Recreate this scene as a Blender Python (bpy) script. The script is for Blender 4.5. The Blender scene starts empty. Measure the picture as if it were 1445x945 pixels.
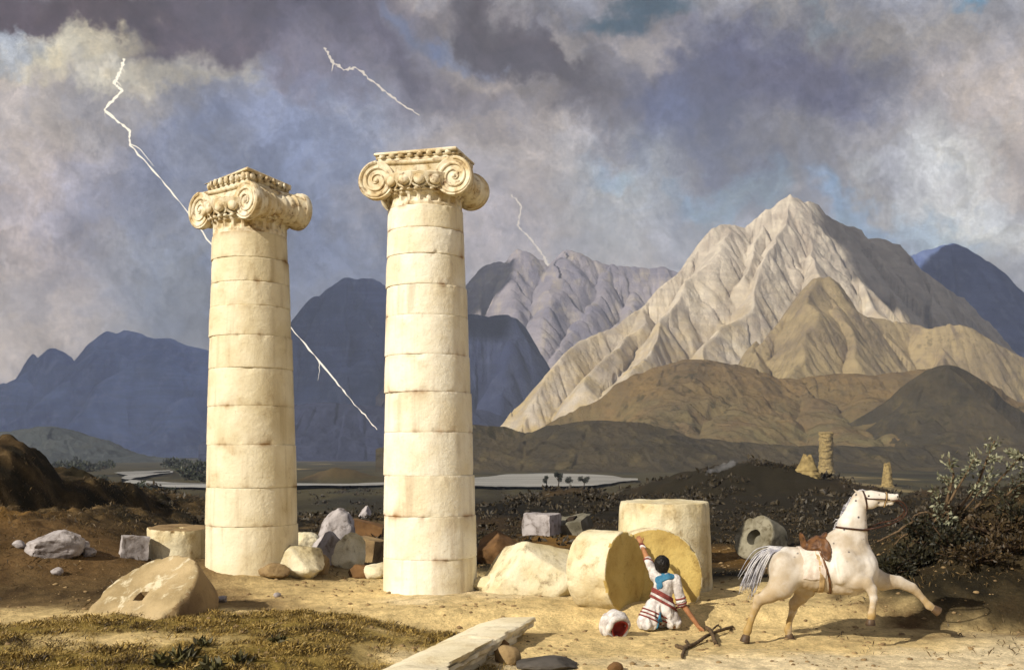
import bpy, math, random
import numpy as np
from mathutils import Vector, Matrix

SC = bpy.context.scene
COL = SC.collection
PI = math.pi
CAMZ = 2.6
F = 1500.0          # focal length in photograph pixels (photograph 1445 wide)
HX, HY = 722.5, 640.0

def P(px, py, Y):
    """point seen at photograph pixel px,py at distance Y in front of the camera"""
    return np.array([(px - HX) / F * Y, Y, CAMZ - (py - HY) / F * Y])

def lin(h):
    """sRGB hex -> linear rgb"""
    h = h.lstrip('#')
    c = [int(h[i:i + 2], 16) / 255 for i in (0, 2, 4)]
    return tuple(x / 12.92 if x <= .04045 else ((x + .055) / 1.055) ** 2.4 for x in c)

# ------------------------------------------------------------------ noise
_rng = np.random.RandomState(7)
_perm = _rng.permutation(256).astype(np.int64)
_perm = np.concatenate([_perm, _perm, _perm])
_g3 = _rng.normal(size=(256, 3)); _g3 /= np.linalg.norm(_g3, axis=1)[:, None]

def perlin(x, y, z):
    x, y, z = np.broadcast_arrays(np.asarray(x, float), np.asarray(y, float), np.asarray(z, float))
    xi, yi, zi = np.floor(x).astype(np.int64), np.floor(y).astype(np.int64), np.floor(z).astype(np.int64)
    xf, yf, zf = x - xi, y - yi, z - zi
    xi &= 255; yi &= 255; zi &= 255
    u = xf ** 3 * (xf * (xf * 6 - 15) + 10); v = yf ** 3 * (yf * (yf * 6 - 15) + 10); w = zf ** 3 * (zf * (zf * 6 - 15) + 10)
    def g(dx, dy, dz):
        h = _perm[_perm[_perm[(xi + dx) & 255] + ((yi + dy) & 255)] + ((zi + dz) & 255)]
        gg = _g3[h]
        return gg[..., 0] * (xf - dx) + gg[..., 1] * (yf - dy) + gg[..., 2] * (zf - dz)
    def L(a, b, t): return a + t * (b - a)
    a = L(L(g(0, 0, 0), g(1, 0, 0), u), L(g(0, 1, 0), g(1, 1, 0), u), v)
    b = L(L(g(0, 0, 1), g(1, 0, 1), u), L(g(0, 1, 1), g(1, 1, 1), u), v)
    return L(a, b, w) * 1.5

def fbm(x, y, z, octv=4, gain=.5, lac=2.03):
    s = 0; a = 1; f = 1
    for i in range(octv):
        s = s + a * perlin(np.asarray(x) * f + i * 17.3, np.asarray(y) * f + i * 9.1, np.asarray(z) * f + i * 5.7)
        a *= gain; f *= lac
    return s

def ridged(x, y, z, octv=4, gain=.55, lac=2.05):
    s = 0; a = 1; f = 1
    for i in range(octv):
        n = 1 - np.abs(perlin(np.asarray(x) * f + i * 11.3, np.asarray(y) * f + i * 7.7, np.asarray(z) * f + i * 3.1))
        s = s + a * (n * n - .5); a *= gain; f *= lac
    return s

def sstep(a, b, x):
    t = np.clip((np.asarray(x, float) - a) / (b - a), 0, 1)
    return t * t * (3 - 2 * t)

# ------------------------------------------------------------------ mesh building
class MB:
    def __init__(s): s.v = []; s.f = []; s.n = 0
    def add(s, V, Fc):
        V = np.asarray(V, float).reshape(-1, 3)
        s.v.append(V)
        s.f += [tuple(int(i) + s.n for i in f) for f in Fc]
        s.n += len(V); return s
    def V(s): return np.concatenate(s.v) if s.v else np.zeros((0, 3))

def link(name, me, mat, parent=None, loc=(0, 0, 0)):
    o = bpy.data.objects.new(name, me); COL.objects.link(o)
    o.location = loc
    if mat is not None: me.materials.append(mat)
    if parent is not None: o.parent = parent
    return o

def build(name, mb, mat, parent=None, loc=None, smooth=True, angle=None):
    """mb holds WORLD points; the object origin goes to the thing's base (loc or its parent's origin)"""
    V, Fc = (mb.V(), mb.f) if isinstance(mb, MB) else mb
    V = np.asarray(V, float)
    base = np.zeros(3)
    if parent is not None:
        q = parent
        while q is not None:
            base = base + np.array(q.location); q = q.parent
    elif loc is not None: base = np.array(loc, float)
    me = bpy.data.meshes.new(name)
    W = V - base
    if isinstance(Fc, np.ndarray):
        n, k = Fc.shape
        me.vertices.add(len(W)); me.vertices.foreach_set('co', W.astype(np.float32).ravel())
        me.loops.add(n * k); me.loops.foreach_set('vertex_index', Fc.astype(np.int32).ravel())
        me.polygons.add(n); me.polygons.foreach_set('loop_start', np.arange(0, n * k, k, dtype=np.int32))
        me.update(calc_edges=True); me.validate()
    else:
        me.from_pydata(W.tolist(), [], Fc); me.update()
    me.polygons.foreach_set('use_smooth', [smooth] * len(me.polygons))
    if smooth and angle: me.set_sharp_from_angle(angle=math.radians(angle))
    return link(name, me, mat, parent, (0, 0, 0) if parent is not None else (loc if loc is not None else (0, 0, 0)))

def tag(o, label=None, cat=None, group=None, kind=None):
    if label: o['label'] = label
    if cat: o['category'] = cat
    if group: o['group'] = group
    if kind: o['kind'] = kind
    return o

def thing(name, label, cat, loc, group=None):
    o = bpy.data.objects.new(name, None); COL.objects.link(o)
    o.location = tuple(loc); o.empty_display_size = .2
    return tag(o, label, cat, group)

def grid_faces(nu, nv, wrap_u=False):
    """index faces of a (nv rows) x (nu columns) grid"""
    i = np.arange(nv - 1)[:, None]; j = np.arange(nu if wrap_u else nu - 1)[None, :]
    j2 = (j + 1) % nu
    a = i * nu + j; b = i * nu + j2; c = (i + 1) * nu + j2; d = (i + 1) * nu + j
    return np.stack([a + 0 * b, b + 0 * a, c, d], -1).reshape(-1, 4)

def tube(pts, rad, seg=8, cap=True, flat=1.0):
    pts = np.asarray(pts, float); n = len(pts)
    rad = np.broadcast_to(np.asarray(rad, float), (n,))
    T = np.gradient(pts, axis=0); T /= np.linalg.norm(T, axis=1)[:, None] + 1e-12
    up = np.array([0.123, .31, 1.0]); up /= np.linalg.norm(up)
    V = []
    u = np.cross(T[0], up); 
    if np.linalg.norm(u) < 1e-3: u = np.cross(T[0], [1, 0, 0])
    u /= np.linalg.norm(u)
    for i in range(n):
        u = u - T[i] * np.dot(u, T[i]); u /= np.linalg.norm(u) + 1e-12
        w = np.cross(T[i], u)
        for k in range(seg):
            a = 2 * PI * k / seg
            V.append(pts[i] + rad[i] * (math.cos(a) * u + flat * math.sin(a) * w))
    Fc = [tuple(r) for r in grid_faces(seg, n, True)]
    if cap:
        Fc.append(tuple(range(seg))[::-1]); Fc.append(tuple((n - 1) * seg + k for k in range(seg)))
    return np.array(V), Fc

def spline(pts, n=24):
    """Catmull-Rom through the points"""
    p = np.asarray(pts, float)
    if len(p) < 3:
        t = np.linspace(0, 1, n)[:, None]; return p[0] * (1 - t) + p[-1] * t
    q = np.vstack([2 * p[0] - p[1], p, 2 * p[-1] - p[-2]])
    out = []
    m = len(p) - 1
    for s in np.linspace(0, m - 1e-6, n):
        i = int(s); t = s - i
        a, b, c, d = q[i], q[i + 1], q[i + 2], q[i + 3]
        out.append(.5 * (2 * b + (c - a) * t + (2 * a - 5 * b + 4 * c - d) * t * t + (3 * b - a - 3 * c + d) * t ** 3))
    return np.array(out)

def interp1(pts, x):
    xs = [p[0] for p in pts]; ys = [p[1] for p in pts]
    return np.interp(x, xs, ys)

def sphere(c, r, nu=16, nv=10, R=None):
    th = np.linspace(0, PI, nv); ph = np.linspace(0, 2 * PI, nu, endpoint=False)
    T, Ph = np.meshgrid(th, ph, indexing='ij')
    V = np.stack([np.sin(T) * np.cos(Ph), np.sin(T) * np.sin(Ph), np.cos(T)], -1).reshape(-1, 3) * np.asarray(r, float)
    if R is not None: V = V @ np.asarray(R).T
    return V + np.asarray(c, float), [tuple(r_) for r_ in grid_faces(nu, nv, True)]

def box(c, s, R=None, bev=0.0):
    """box with chamfered edges"""
    c = np.asarray(c, float); hx, hy, hz = np.asarray(s, float) / 2
    b = min(bev, hx * .45, hy * .45, hz * .45)
    if b <= 0:
        V = np.array([[x, y, z] for x in (-hx, hx) for y in (-hy, hy) for z in (-hz, hz)])
        Fc = [(0, 1, 3, 2), (4, 6, 7, 5), (0, 4, 5, 1), (2, 3, 7, 6), (0, 2, 6, 4), (1, 5, 7, 3)]
    else:
        V = []; Fc = []
        ids = {}
        for sx in (-1, 1):
            for sy in (-1, 1):
                for sz in (-1, 1):
                    for ax in range(3):
                        p = np.array([sx * hx, sy * hy, sz * hz]) - b * np.array([sx, sy, sz]) * np.array([a != ax for a in range(3)])
                        ids[(sx, sy, sz, ax)] = len(V); V.append(p)
        q = lambda *k: ids[k]
        for ax in range(3):
            for s_ in (-1, 1):
                o = []
                for (a_, b_) in ((-1, -1), (1, -1), (1, 1), (-1, 1)):
                    t = [0, 0, 0]; t[ax] = s_; t[(ax + 1) % 3] = a_; t[(ax + 2) % 3] = b_
                    o.append(q(*t, ax))
                Fc.append(tuple(o if s_ > 0 else o[::-1]))
        for ax in range(3):
            b1, b2 = (ax + 1) % 3, (ax + 2) % 3
            for s1 in (-1, 1):
                for s2 in (-1, 1):
                    t0 = [0, 0, 0]; t0[b1] = s1; t0[b2] = s2; t1 = list(t0); t0[ax] = -1; t1[ax] = 1
                    Fc.append((q(*t0, b1), q(*t1, b1), q(*t1, b2), q(*t0, b2)))
        for sx in (-1, 1):
            for sy in (-1, 1):
                for sz in (-1, 1):
                    Fc.append((q(sx, sy, sz, 0), q(sx, sy, sz, 1), q(sx, sy, sz, 2)))
        V = np.array(V)
    if R is not None: V = V @ np.asarray(R).T
    return V + c, Fc

def rot(ax, deg):
    return np.array(Matrix.Rotation(math.radians(deg), 3, ax))

def lathe(prof, seg=48, fn=None, cap0=True, cap1=True):
    """prof: list of (r, z); fn(theta, r, z) -> r,z for irregularity"""
    th = np.linspace(0, 2 * PI, seg, endpoint=False)
    pr = np.array(prof, float)
    r = np.repeat(pr[:, 0][:, None], seg, 1); z = np.repeat(pr[:, 1][:, None], seg, 1)
    T = np.repeat(th[None, :], len(pr), 0)
    if fn is not None: r, z = fn(T, r, z)
    V = np.stack([r * np.cos(T), r * np.sin(T), z], -1).reshape(-1, 3)
    Fc = [tuple(q) for q in grid_faces(seg, len(pr), True)]
    if cap0: Fc.append(tuple(range(seg))[::-1])
    if cap1: Fc.append(tuple((len(pr) - 1) * seg + k for k in range(seg)))
    return V, Fc

# ------------------------------------------------------------------ implicit surfaces
def sd_cone(p, a, b, ra, rb, sc=None):
    a = np.asarray(a, float); b = np.asarray(b, float)
    if sc is not None:
        s = np.asarray(sc, float); p = p / s; a = a / s; b = b / s
    ab = b - a; L = float(ab @ ab) + 1e-9
    t = np.clip(((p - a) @ ab) / L, 0, 1)
    d = p - a - t[..., None] * ab
    return np.sqrt((d * d).sum(-1)) - (ra + (rb - ra) * t)

def sd_ell(p, c, r, R=None):
    q = p - np.asarray(c, float)
    if R is not None: q = q @ np.asarray(R)
    r = np.asarray(r, float)
    k0 = np.sqrt(((q / r) ** 2).sum(-1)); k1 = np.sqrt(((q / r ** 2) ** 2).sum(-1)) + 1e-9
    return k0 * (k0 - 1) / k1

def smin(a, b, k):
    h = np.clip(.5 + .5 * (b - a) / k, 0, 1)
    return b + (a - b) * h - k * h * (1 - h)

def nets(fn, lo, hi, step):
    """surface nets of fn(points)<0 in the box lo..hi"""
    lo = np.asarray(lo, float); hi = np.asarray(hi, float)
    n = np.ceil((hi - lo) / step).astype(int) + 1
    ax = [lo[i] + step * np.arange(n[i]) for i in range(3)]
    f = np.empty(tuple(n), np.float32)
    Yg, Zg = np.meshgrid(ax[1], ax[2], indexing='ij')
    ch = max(1, int(200000 / (n[1] * n[2])))
    for i in range(0, n[0], ch):
        xs = ax[0][i:i + ch]
        pts = np.stack([np.broadcast_to(xs[:, None, None], (len(xs),) + Yg.shape),
                        np.broadcast_to(Yg, (len(xs),) + Yg.shape), np.broadcast_to(Zg, (len(xs),) + Yg.shape)], -1)
        f[i:i + ch] = fn(pts)
    f[[0, -1]] = np.maximum(f[[0, -1]], 1e-3); f[:, [0, -1]] = np.maximum(f[:, [0, -1]], 1e-3); f[:, :, [0, -1]] = np.maximum(f[:, :, [0, -1]], 1e-3)
    ins = f < 0
    c = np.zeros(tuple(n - 1), np.int8)
    for dx in (0, 1):
        for dy in (0, 1):
            for dz in (0, 1):
                c += ins[dx:n[0] - 1 + dx, dy:n[1] - 1 + dy, dz:n[2] - 1 + dz]
    cells = np.argwhere((c > 0) & (c < 8))
    vid = -np.ones(tuple(n - 1), np.int64); vid[tuple(cells.T)] = np.arange(len(cells))
    acc = np.zeros((len(cells), 3)); cnt = np.zeros(len(cells))
    for a in range(3):
        b, d = [k for k in range(3) if k != a]
        for ob in (0, 1):
            for od in (0, 1):
                o0 = np.zeros(3, int); o0[b] = ob; o0[d] = od; o1 = o0.copy(); o1[a] = 1
                f0 = f[tuple((cells + o0).T)]; f1 = f[tuple((cells + o1).T)]
                m = (f0 < 0) != (f1 < 0)
                t = np.where(m, f0 / np.where(m, f0 - f1, 1), 0)
                pt = cells + o0 + 0.0; pt[:, a] += t
                acc[m] += pt[m]; cnt[m] += 1
    V = lo + step * acc / cnt[:, None]
    quads = []
    for a in range(3):
        b, d = (a + 1) % 3, (a + 2) % 3
        s0 = [slice(None)] * 3; s1 = [slice(None)] * 3; s0[a] = slice(0, -1); s1[a] = slice(1, None)
        e0 = ins[tuple(s0)]; e1 = ins[tuple(s1)]
        E = np.argwhere(e0 != e1)
        E = E[(E[:, b] > 0) & (E[:, d] > 0) & (E[:, b] < n[b] - 1) & (E[:, d] < n[d] - 1)]
        ub = np.zeros(3, int); ub[b] = 1; ud = np.zeros(3, int); ud[d] = 1
        q = np.stack([vid[tuple((E - ub - ud).T)], vid[tuple((E - ud).T)], vid[tuple(E.T)], vid[tuple((E - ub).T)]], -1)
        fl = ~e0[tuple(E.T)]
        q[fl] = q[fl][:, ::-1]
        quads.append(q)
    return V, np.concatenate(quads)

def relax(V, Q, it=2, lam=.5):
    E = np.concatenate([Q[:, [0, 1]], Q[:, [1, 2]], Q[:, [2, 3]], Q[:, [3, 0]]])
    for _ in range(it):
        s = np.zeros_like(V); c = np.zeros(len(V))
        np.add.at(s, E[:, 0], V[E[:, 1]]); np.add.at(c, E[:, 0], 1)
        np.add.at(s, E[:, 1], V[E[:, 0]]); np.add.at(c, E[:, 1], 1)
        V = V + lam * (s / c[:, None] - V)
    return V

def trace_many(sdf, C, D, rmax=1.5, n=110):
    """walk from outside towards the points C along -D until the surface; all rays at once"""
    C = np.asarray(C, float); D = np.asarray(D, float); D = D / np.linalg.norm(D, axis=1)[:, None]
    ts = np.linspace(rmax, 0, n)
    v = sdf(C[:, None, :] + ts[None, :, None] * D[:, None, :])
    k = np.argmax(v < 0, axis=1); i = np.arange(len(C)); k1 = np.maximum(k - 1, 0)
    v0 = v[i, k1]; v1 = v[i, k]
    t = np.where(k > 0, ts[k1] + (ts[k] - ts[k1]) * v0 / np.where(np.abs(v0 - v1) < 1e-9, 1, v0 - v1), ts[0])
    t = np.where(v1 < 0, t, 0)
    return C + t[:, None] * D

def trace(sdf, c, d, rmax=1.5):
    """walk from outside towards c along -d until the surface sdf=0; returns the point"""
    c = np.asarray(c, float); d = np.asarray(d, float) / np.linalg.norm(d)
    ts = np.linspace(rmax, 0, 240)
    pts = c + ts[:, None] * d
    v = sdf(pts)
    k = np.argmax(v < 0)
    if v[k] >= 0: return c
    if k == 0: return pts[0]
    t = ts[k - 1] + (ts[k] - ts[k - 1]) * v[k - 1] / (v[k - 1] - v[k])
    return c + t * d

# ------------------------------------------------------------------ materials
def mat_new(name):
    m = bpy.data.materials.new(name); m.use_nodes = True
    nt = m.node_tree
    return m, nt, nt.nodes['Principled BSDF']

def N(nt, typ, **kw):
    n = nt.nodes.new(typ)
    for k, v in kw.items():
        if k.startswith('i_'):
            n.inputs[int(k[2:]) if k[2:].isdigit() else k[2:].replace('_', ' ')].default_value = v
        else: setattr(n, k, v)
    return n

def mixc(nt, fac, a, b, blend='MIX'):
    n = nt.nodes.new('ShaderNodeMix'); n.data_type = 'RGBA'; n.blend_type = blend
    for sock, val in ((n.inputs[0], fac), (n.inputs[6], a), (n.inputs[7], b)):
        if hasattr(val, 'is_output'): nt.links.new(val, sock)
        elif isinstance(val, (int, float)): sock.default_value = val
        else: sock.default_value = (*val, 1) if len(val) == 3 else val
    return n.outputs[2]

def noise(nt, vec, scale, detail=6, rough=.55, dist=0.0, lo=.35, hi=.65, stretch=None):
    if stretch is not None:
        mp = N(nt, 'ShaderNodeMapping'); mp.inputs['Scale'].default_value = stretch
        nt.links.new(vec, mp.inputs['Vector']); vec = mp.outputs[0]
    n = N(nt, 'ShaderNodeTexNoise'); n.inputs['Scale'].default_value = scale; n.inputs['Detail'].default_value = detail
    n.inputs['Roughness'].default_value = rough; n.inputs['Distortion'].default_value = dist
    nt.links.new(vec, n.inputs['Vector'])
    m = N(nt, 'ShaderNodeMapRange'); m.interpolation_type = 'SMOOTHSTEP'
    m.inputs['From Min'].default_value = lo; m.inputs['From Max'].default_value = hi
    nt.links.new(n.outputs['Fac'], m.inputs['Value'])
    return m.outputs[0]

def bump(nt, bs, height, strength=.5, dist=.02):
    b = N(nt, 'ShaderNodeBump'); b.inputs['Strength'].default_value = strength; b.inputs['Distance'].default_value = dist
    nt.links.new(height, b.inputs['Height']); nt.links.new(b.outputs[0], bs.inputs['Normal'])

def coords(nt, rnd=True):
    tc = N(nt, 'ShaderNodeTexCoord')
    if not rnd: return tc.outputs['Object']
    oi = N(nt, 'ShaderNodeObjectInfo'); mu = N(nt, 'ShaderNodeMath', operation='MULTIPLY'); mu.inputs[1].default_value = 57.0
    nt.links.new(oi.outputs['Random'], mu.inputs[0])
    ad = N(nt, 'ShaderNodeVectorMath', operation='ADD')
    nt.links.new(tc.outputs['Object'], ad.inputs[0]); nt.links.new(mu.outputs[0], ad.inputs[1])
    return ad.outputs[0]

def stone_mat(name, a, b, stain, scale=1.0, stain_amt=.7, streak=.5, bstr=.5, rough=.9, speck=.35, slo=.55, shi=.72):
    m, nt, bs = mat_new(name)
    v = coords(nt)
    c = mixc(nt, noise(nt, v, 1.3 * scale, 6), a, b)
    f2 = noise(nt, v, 2.6 * scale, 9, .68, .4, slo, shi)
    mu = N(nt, 'ShaderNodeMath', operation='MULTIPLY'); mu.inputs[1].default_value = stain_amt; nt.links.new(f2, mu.inputs[0])
    c = mixc(nt, mu.outputs[0], c, stain)
    if streak > 0:
        f3 = noise(nt, v, 5 * scale, 7, .6, .1, .5, .75, (1, 1, .07))
        mu = N(nt, 'ShaderNodeMath', operation='MULTIPLY'); mu.inputs[1].default_value = streak; nt.links.new(f3, mu.inputs[0])
        c = mixc(nt, mu.outputs[0], c, tuple(.5 * s + .25 * q for s, q in zip(stain, b)))
    f4 = noise(nt, v, 26 * scale, 5, .7, 0, .56, .74)
    mu = N(nt, 'ShaderNodeMath', operation='MULTIPLY'); mu.inputs[1].default_value = speck; nt.links.new(f4, mu.inputs[0])
    c = mixc(nt, mu.outputs[0], c, stain)
    if 'marble' in name:      # dirt lodged along the joints
        at = N(nt, 'ShaderNodeAttribute'); at.attribute_name = 'grime'; c = mixc(nt, at.outputs['Fac'], c, tuple(x * .9 for x in stain))
    nt.links.new(c, bs.inputs['Base Color']); bs.inputs['Roughness'].default_value = rough
    bs.inputs['Specular IOR Level'].default_value = .2
    n = N(nt, 'ShaderNodeTexNoise'); n.inputs['Scale'].default_value = 9 * scale; n.inputs['Detail'].default_value = 10; n.inputs['Roughness'].default_value = .7
    nt.links.new(v, n.inputs['Vector']); bump(nt, bs, n.outputs['Fac'], bstr, .05 / scale)
    return m

def plain_mat(name, a, b=None, scale=6, rough=.75, bstr=.15, stretch=None, spec=.25, trans=0):
    m, nt, bs = mat_new(name)
    v = coords(nt)
    b = b or tuple(x * .75 for x in a)
    f = noise(nt, v, scale, 6, .6, 0, .35, .68, stretch)
    nt.links.new(mixc(nt, f, a, b), bs.inputs['Base Color'])
    bs.inputs['Roughness'].default_value = rough; bs.inputs['Specular IOR Level'].default_value = spec
    if bstr: bump(nt, bs, f, bstr, .01)
    return m

def leaf_mat(name, a, b, rough=.55):
    m, nt, bs = mat_new(name)
    g = N(nt, 'ShaderNodeNewGeometry')
    rp = N(nt, 'ShaderNodeMapRange'); rp.inputs['To Max'].default_value = 1
    nt.links.new(g.outputs['Random Per Island'], rp.inputs['Value'])
    nt.links.new(mixc(nt, rp.outputs[0], a, b), bs.inputs['Base Color'])
    bs.inputs['Roughness'].default_value = rough; bs.inputs['Specular IOR Level'].default_value = .3
    return m
# =================================================================== camera, light, sky
EXPO = 0.45
cam = bpy.data.cameras.new('camera'); camo = bpy.data.objects.new('camera', cam); COL.objects.link(camo)
camo.location = (0, 0, CAMZ); camo.rotation_euler = (math.radians(90), 0, 0)
cam.sensor_width = 36; cam.lens = F / 1445 * 36; cam.shift_y = (HY - 472.5) / 1445
cam.clip_start = .1; cam.clip_end = 30000
SC.camera = camo
SC.view_settings.view_transform = 'Standard'; SC.view_settings.look = 'None'
SC.view_settings.exposure = EXPO; SC.view_settings.gamma = 1
SC.view_settings.use_curve_mapping = False
SC.render.engine = 'CYCLES'
SC.cycles.use_denoising = True
SC.cycles.max_bounces = 5; SC.cycles.diffuse_bounces = 2; SC.cycles.glossy_bounces = 2
SC.cycles.transparent_max_bounces = 8; SC.cycles.volume_bounces = 0

SUN_AZ, SUN_EL = 47.0, 32.0            # sun to the left and behind the viewer
sd = np.array([-math.sin(math.radians(SUN_AZ)) * math.cos(math.radians(SUN_EL)),
               -math.cos(math.radians(SUN_AZ)) * math.cos(math.radians(SUN_EL)), math.sin(math.radians(SUN_EL))])
sl = bpy.data.lights.new('sun', 'SUN'); sl.energy = 4.8; sl.angle = math.radians(.5); sl.color = (1, .935, .82)
so = bpy.data.objects.new('sun', sl); COL.objects.link(so)
so.rotation_euler = Vector(sd.tolist()).to_track_quat('Z', 'Y').to_euler(); so.location = (-40, -40, 60)

world = bpy.data.worlds.new('World'); SC.world = world; world.use_nodes = True
def make_sky():
    nt = world.node_tree; nt.nodes.clear()
    out = N(nt, 'ShaderNodeOutputWorld'); bg = N(nt, 'ShaderNodeBackground')
    nt.links.new(bg.outputs[0], out.inputs[0])
    tc = N(nt, 'ShaderNodeTexCoord'); D = tc.outputs['Generated']
    sky = N(nt, 'ShaderNodeTexSky'); sky.sky_type = 'NISHITA'; sky.sun_disc = False
    sky.sun_elevation = math.radians(SUN_EL); sky.sun_rotation = math.atan2(sd[0], sd[1])
    sx = N(nt, 'ShaderNodeSeparateXYZ'); nt.links.new(D, sx.inputs[0])
    mx = N(nt, 'ShaderNodeMath', operation='MAXIMUM'); mx.inputs[1].default_value = .15; nt.links.new(sx.outputs['Y'], mx.inputs[0])
    du = N(nt, 'ShaderNodeMath', operation='DIVIDE'); nt.links.new(sx.outputs['X'], du.inputs[0]); nt.links.new(mx.outputs[0], du.inputs[1])
    dv = N(nt, 'ShaderNodeMath', operation='DIVIDE'); nt.links.new(sx.outputs['Z'], dv.inputs[0]); nt.links.new(mx.outputs[0], dv.inputs[1])
    cb = N(nt, 'ShaderNodeCombineXYZ'); nt.links.new(du.outputs[0], cb.inputs[0]); nt.links.new(dv.outputs[0], cb.inputs[1])
    UV = cb.outputs[0]
    def warp(vec, scale, amt, detail):
        n = N(nt, 'ShaderNodeTexNoise'); n.inputs['Scale'].default_value = scale; n.inputs['Detail'].default_value = detail
        n.inputs['Roughness'].default_value = .62
        nt.links.new(D, n.inputs['Vector'])
        s = N(nt, 'ShaderNodeVectorMath', operation='SUBTRACT'); s.inputs[1].default_value = (.5, .5, .5); nt.links.new(n.outputs['Color'], s.inputs[0])
        k = N(nt, 'ShaderNodeVectorMath', operation='SCALE'); k.inputs['Scale'].default_value = amt; nt.links.new(s.outputs[0], k.inputs[0])
        a = N(nt, 'ShaderNodeVectorMath', operation='ADD'); nt.links.new(vec, a.inputs[0]); nt.links.new(k.outputs[0], a.inputs[1])
        return a.outputs[0]
    W1 = warp(UV, 6, .16, 9)
    W2 = warp(UV, 7, .30, 10)
    E = 2 ** -EXPO * 1.22
    base = mixc(nt, .86, (0, 0, 0), tuple(x * E for x in lin('#9b989e')))
    skm = N(nt, 'ShaderNodeVectorMath', operation='SCALE'); skm.inputs['Scale'].default_value = .07
    nt.links.new(sky.outputs[0], skm.inputs[0])
    col = mixc(nt, .9, skm.outputs[0], tuple(x * E for x in lin('#9d9b9f')))
    # cloud masses: centre px,py, radii px, rotation deg, colour, amount, ragged?
    B = [
        (50, 330, 190, 330, 0, '#c8bab4', .95, 0), (30, 470, 170, 120, 0, '#d0c2b4', .9, 0),
        (330, 230, 260, 150, -20, '#858ca2', .9, 1), (430, 330, 200, 150, 0, '#7e88a0', .8, 1), (250, 420, 130, 120, 0, '#98a0aa', .7, 0), (360, 160, 120, 50, 20, '#7c8399', .6, 1),
        (130, 140, 160, 60, 0, '#a8a29c', .6, 1),
        (720, 330, 200, 150, 50, '#b0a6a4', .9, 1), (770, 220, 330, 80, 47, '#c2b6aa', .95, 0), (640, 170, 160, 70, 35, '#a39b98', .6, 1),
        (1250, 210, 330, 160, 0, '#a3a1a4', .8, 0), (1420, 190, 120, 150, 0, '#cfc0b2', .95, 0), (1180, 40, 300, 60, 0, '#979390', .8, 1),
        (1350, 280, 120, 60, 0, '#d2d0c8', .9, 1), (1400, 330, 120, 60, 0, '#c6cac8', .7, 1),
        (960, 300, 100, 90, 40, '#8f979f', .7, 1), (850, 290, 110, 80, 50, '#9ea6ad', .7, 0),
        (1000, 140, 240, 130, 15, '#5c5e70', .95, 1), (1110, 120, 180, 80, 0, '#54546a', .8, 1), (990, 170, 120, 70, 20, '#4a4e68', .8, 1), (1010, 220, 110, 80, 40, '#5c6480', .75, 1),
        (1160, 235, 130, 60, 10, '#807e80', .75, 1), (1000, 300, 70, 60, 0, '#858280', .6, 1),
        (300, 10, 420, 70, 0, '#4a3d44', .97, 1), (60, 15, 190, 45, 0, '#4c3e42', .97, 1), (470, 70, 230, 70, 25, '#4c4654', .95, 1), (420, 110, 140, 50, 30, '#6a6472', .8, 1),
        (230, 40, 120, 34, 5, '#5b4e54', .8, 1),
        (580, 30, 120, 45, 10, '#6c6b78', .7, 1), (735, 40, 115, 120, 0, '#443b40', .98, 1), (775, 115, 120, 55, 45, '#4b4448', .95, 1), (870, 60, 70, 90, 10, '#7f7a7c', .8, 1), (850, 150, 60, 40, 45, '#6b6467', .7, 1),
        (690, 105, 60, 24, 20, '#a39a94', .4, 1), (800, 30, 20, 60, 0, '#a09a98', .6, 1), (910, 70, 55, 26, 20, '#a49c98', .55, 1), (650, 40, 26, 50, 10, '#8f8783', .55, 1),
        (910, 8, 75, 30, 0, '#35505e', .95, 1), (1385, 4, 70, 24, 0, '#5a84a0', .9, 1), (632, 50, 40, 22, 0, '#4f6c98', .5, 1), (545, 30, 60, 20, 15, '#5c6a88', .6, 1), (850, 275, 60, 30, 30, '#86a2b8', .6, 1), (1120, 25, 50, 20, 0, '#7d8a94', .6, 1),
        (1215, 312, 80, 30, 20, '#7a9bb8', .7, 1), (1330, 320, 70, 34, 20, '#96b0c2', .6, 1), (1050, 300, 60, 34, -30, '#849cae', .65, 1), (1000, 330, 40, 30, 0, '#7f98ae', .6, 1),
        (120, 58, 110, 26, -10, '#d8cdb0', .85, 1), (105, 84, 46, 32, 0, '#ddd2b4', .9, 1), (240, 98, 70, 34, -20, '#bdb5a2', .85, 1), (178, 98, 36, 36, 0, '#e2d8be', .9, 1), (30, 50, 60, 22, 0, '#aab0b4', .7, 1),
    ]
    for (px, py, rx, ry, ro, c, amt, rag) in B:
        mp = N(nt, 'ShaderNodeMapping'); mp.vector_type = 'TEXTURE'
        mp.inputs['Location'].default_value = ((px - HX) / F, (HY - py) / F, 0)
        mp.inputs['Rotation'].default_value = (0, 0, -math.radians(ro))
        mp.inputs['Scale'].default_value = (rx / F * 1.35, ry / F * 1.35, 1)
        nt.links.new(W2 if rag else W1, mp.inputs['Vector'])
        ln = N(nt, 'ShaderNodeVectorMath', operation='LENGTH'); nt.links.new(mp.outputs[0], ln.inputs[0])
        mr = N(nt, 'ShaderNodeMapRange'); mr.interpolation_type = 'SMOOTHSTEP'
        mr.inputs['From Min'].default_value = 1.08; mr.inputs['From Max'].default_value = .22 if rag else 0
        mr.inputs['To Min'].default_value = 0; mr.inputs['To Max'].default_value = amt
        nt.links.new(ln.outputs['Value'], mr.inputs['Value'])
        col = mixc(nt, mr.outputs[0], col, tuple(x * E for x in lin(c)))
    # cloud texture: billows and slanting rain streaks
    def modul(col, fac, lo, hi):
        r = N(nt, 'ShaderNodeMapRange'); r.inputs['To Min'].default_value = lo; r.inputs['To Max'].default_value = hi
        nt.links.new(fac, r.inputs['Value'])
        s = N(nt, 'ShaderNodeVectorMath', operation='SCALE'); nt.links.new(col, s.inputs[0]); nt.links.new(r.outputs[0], s.inputs['Scale'])
        return s.outputs[0]
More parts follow.
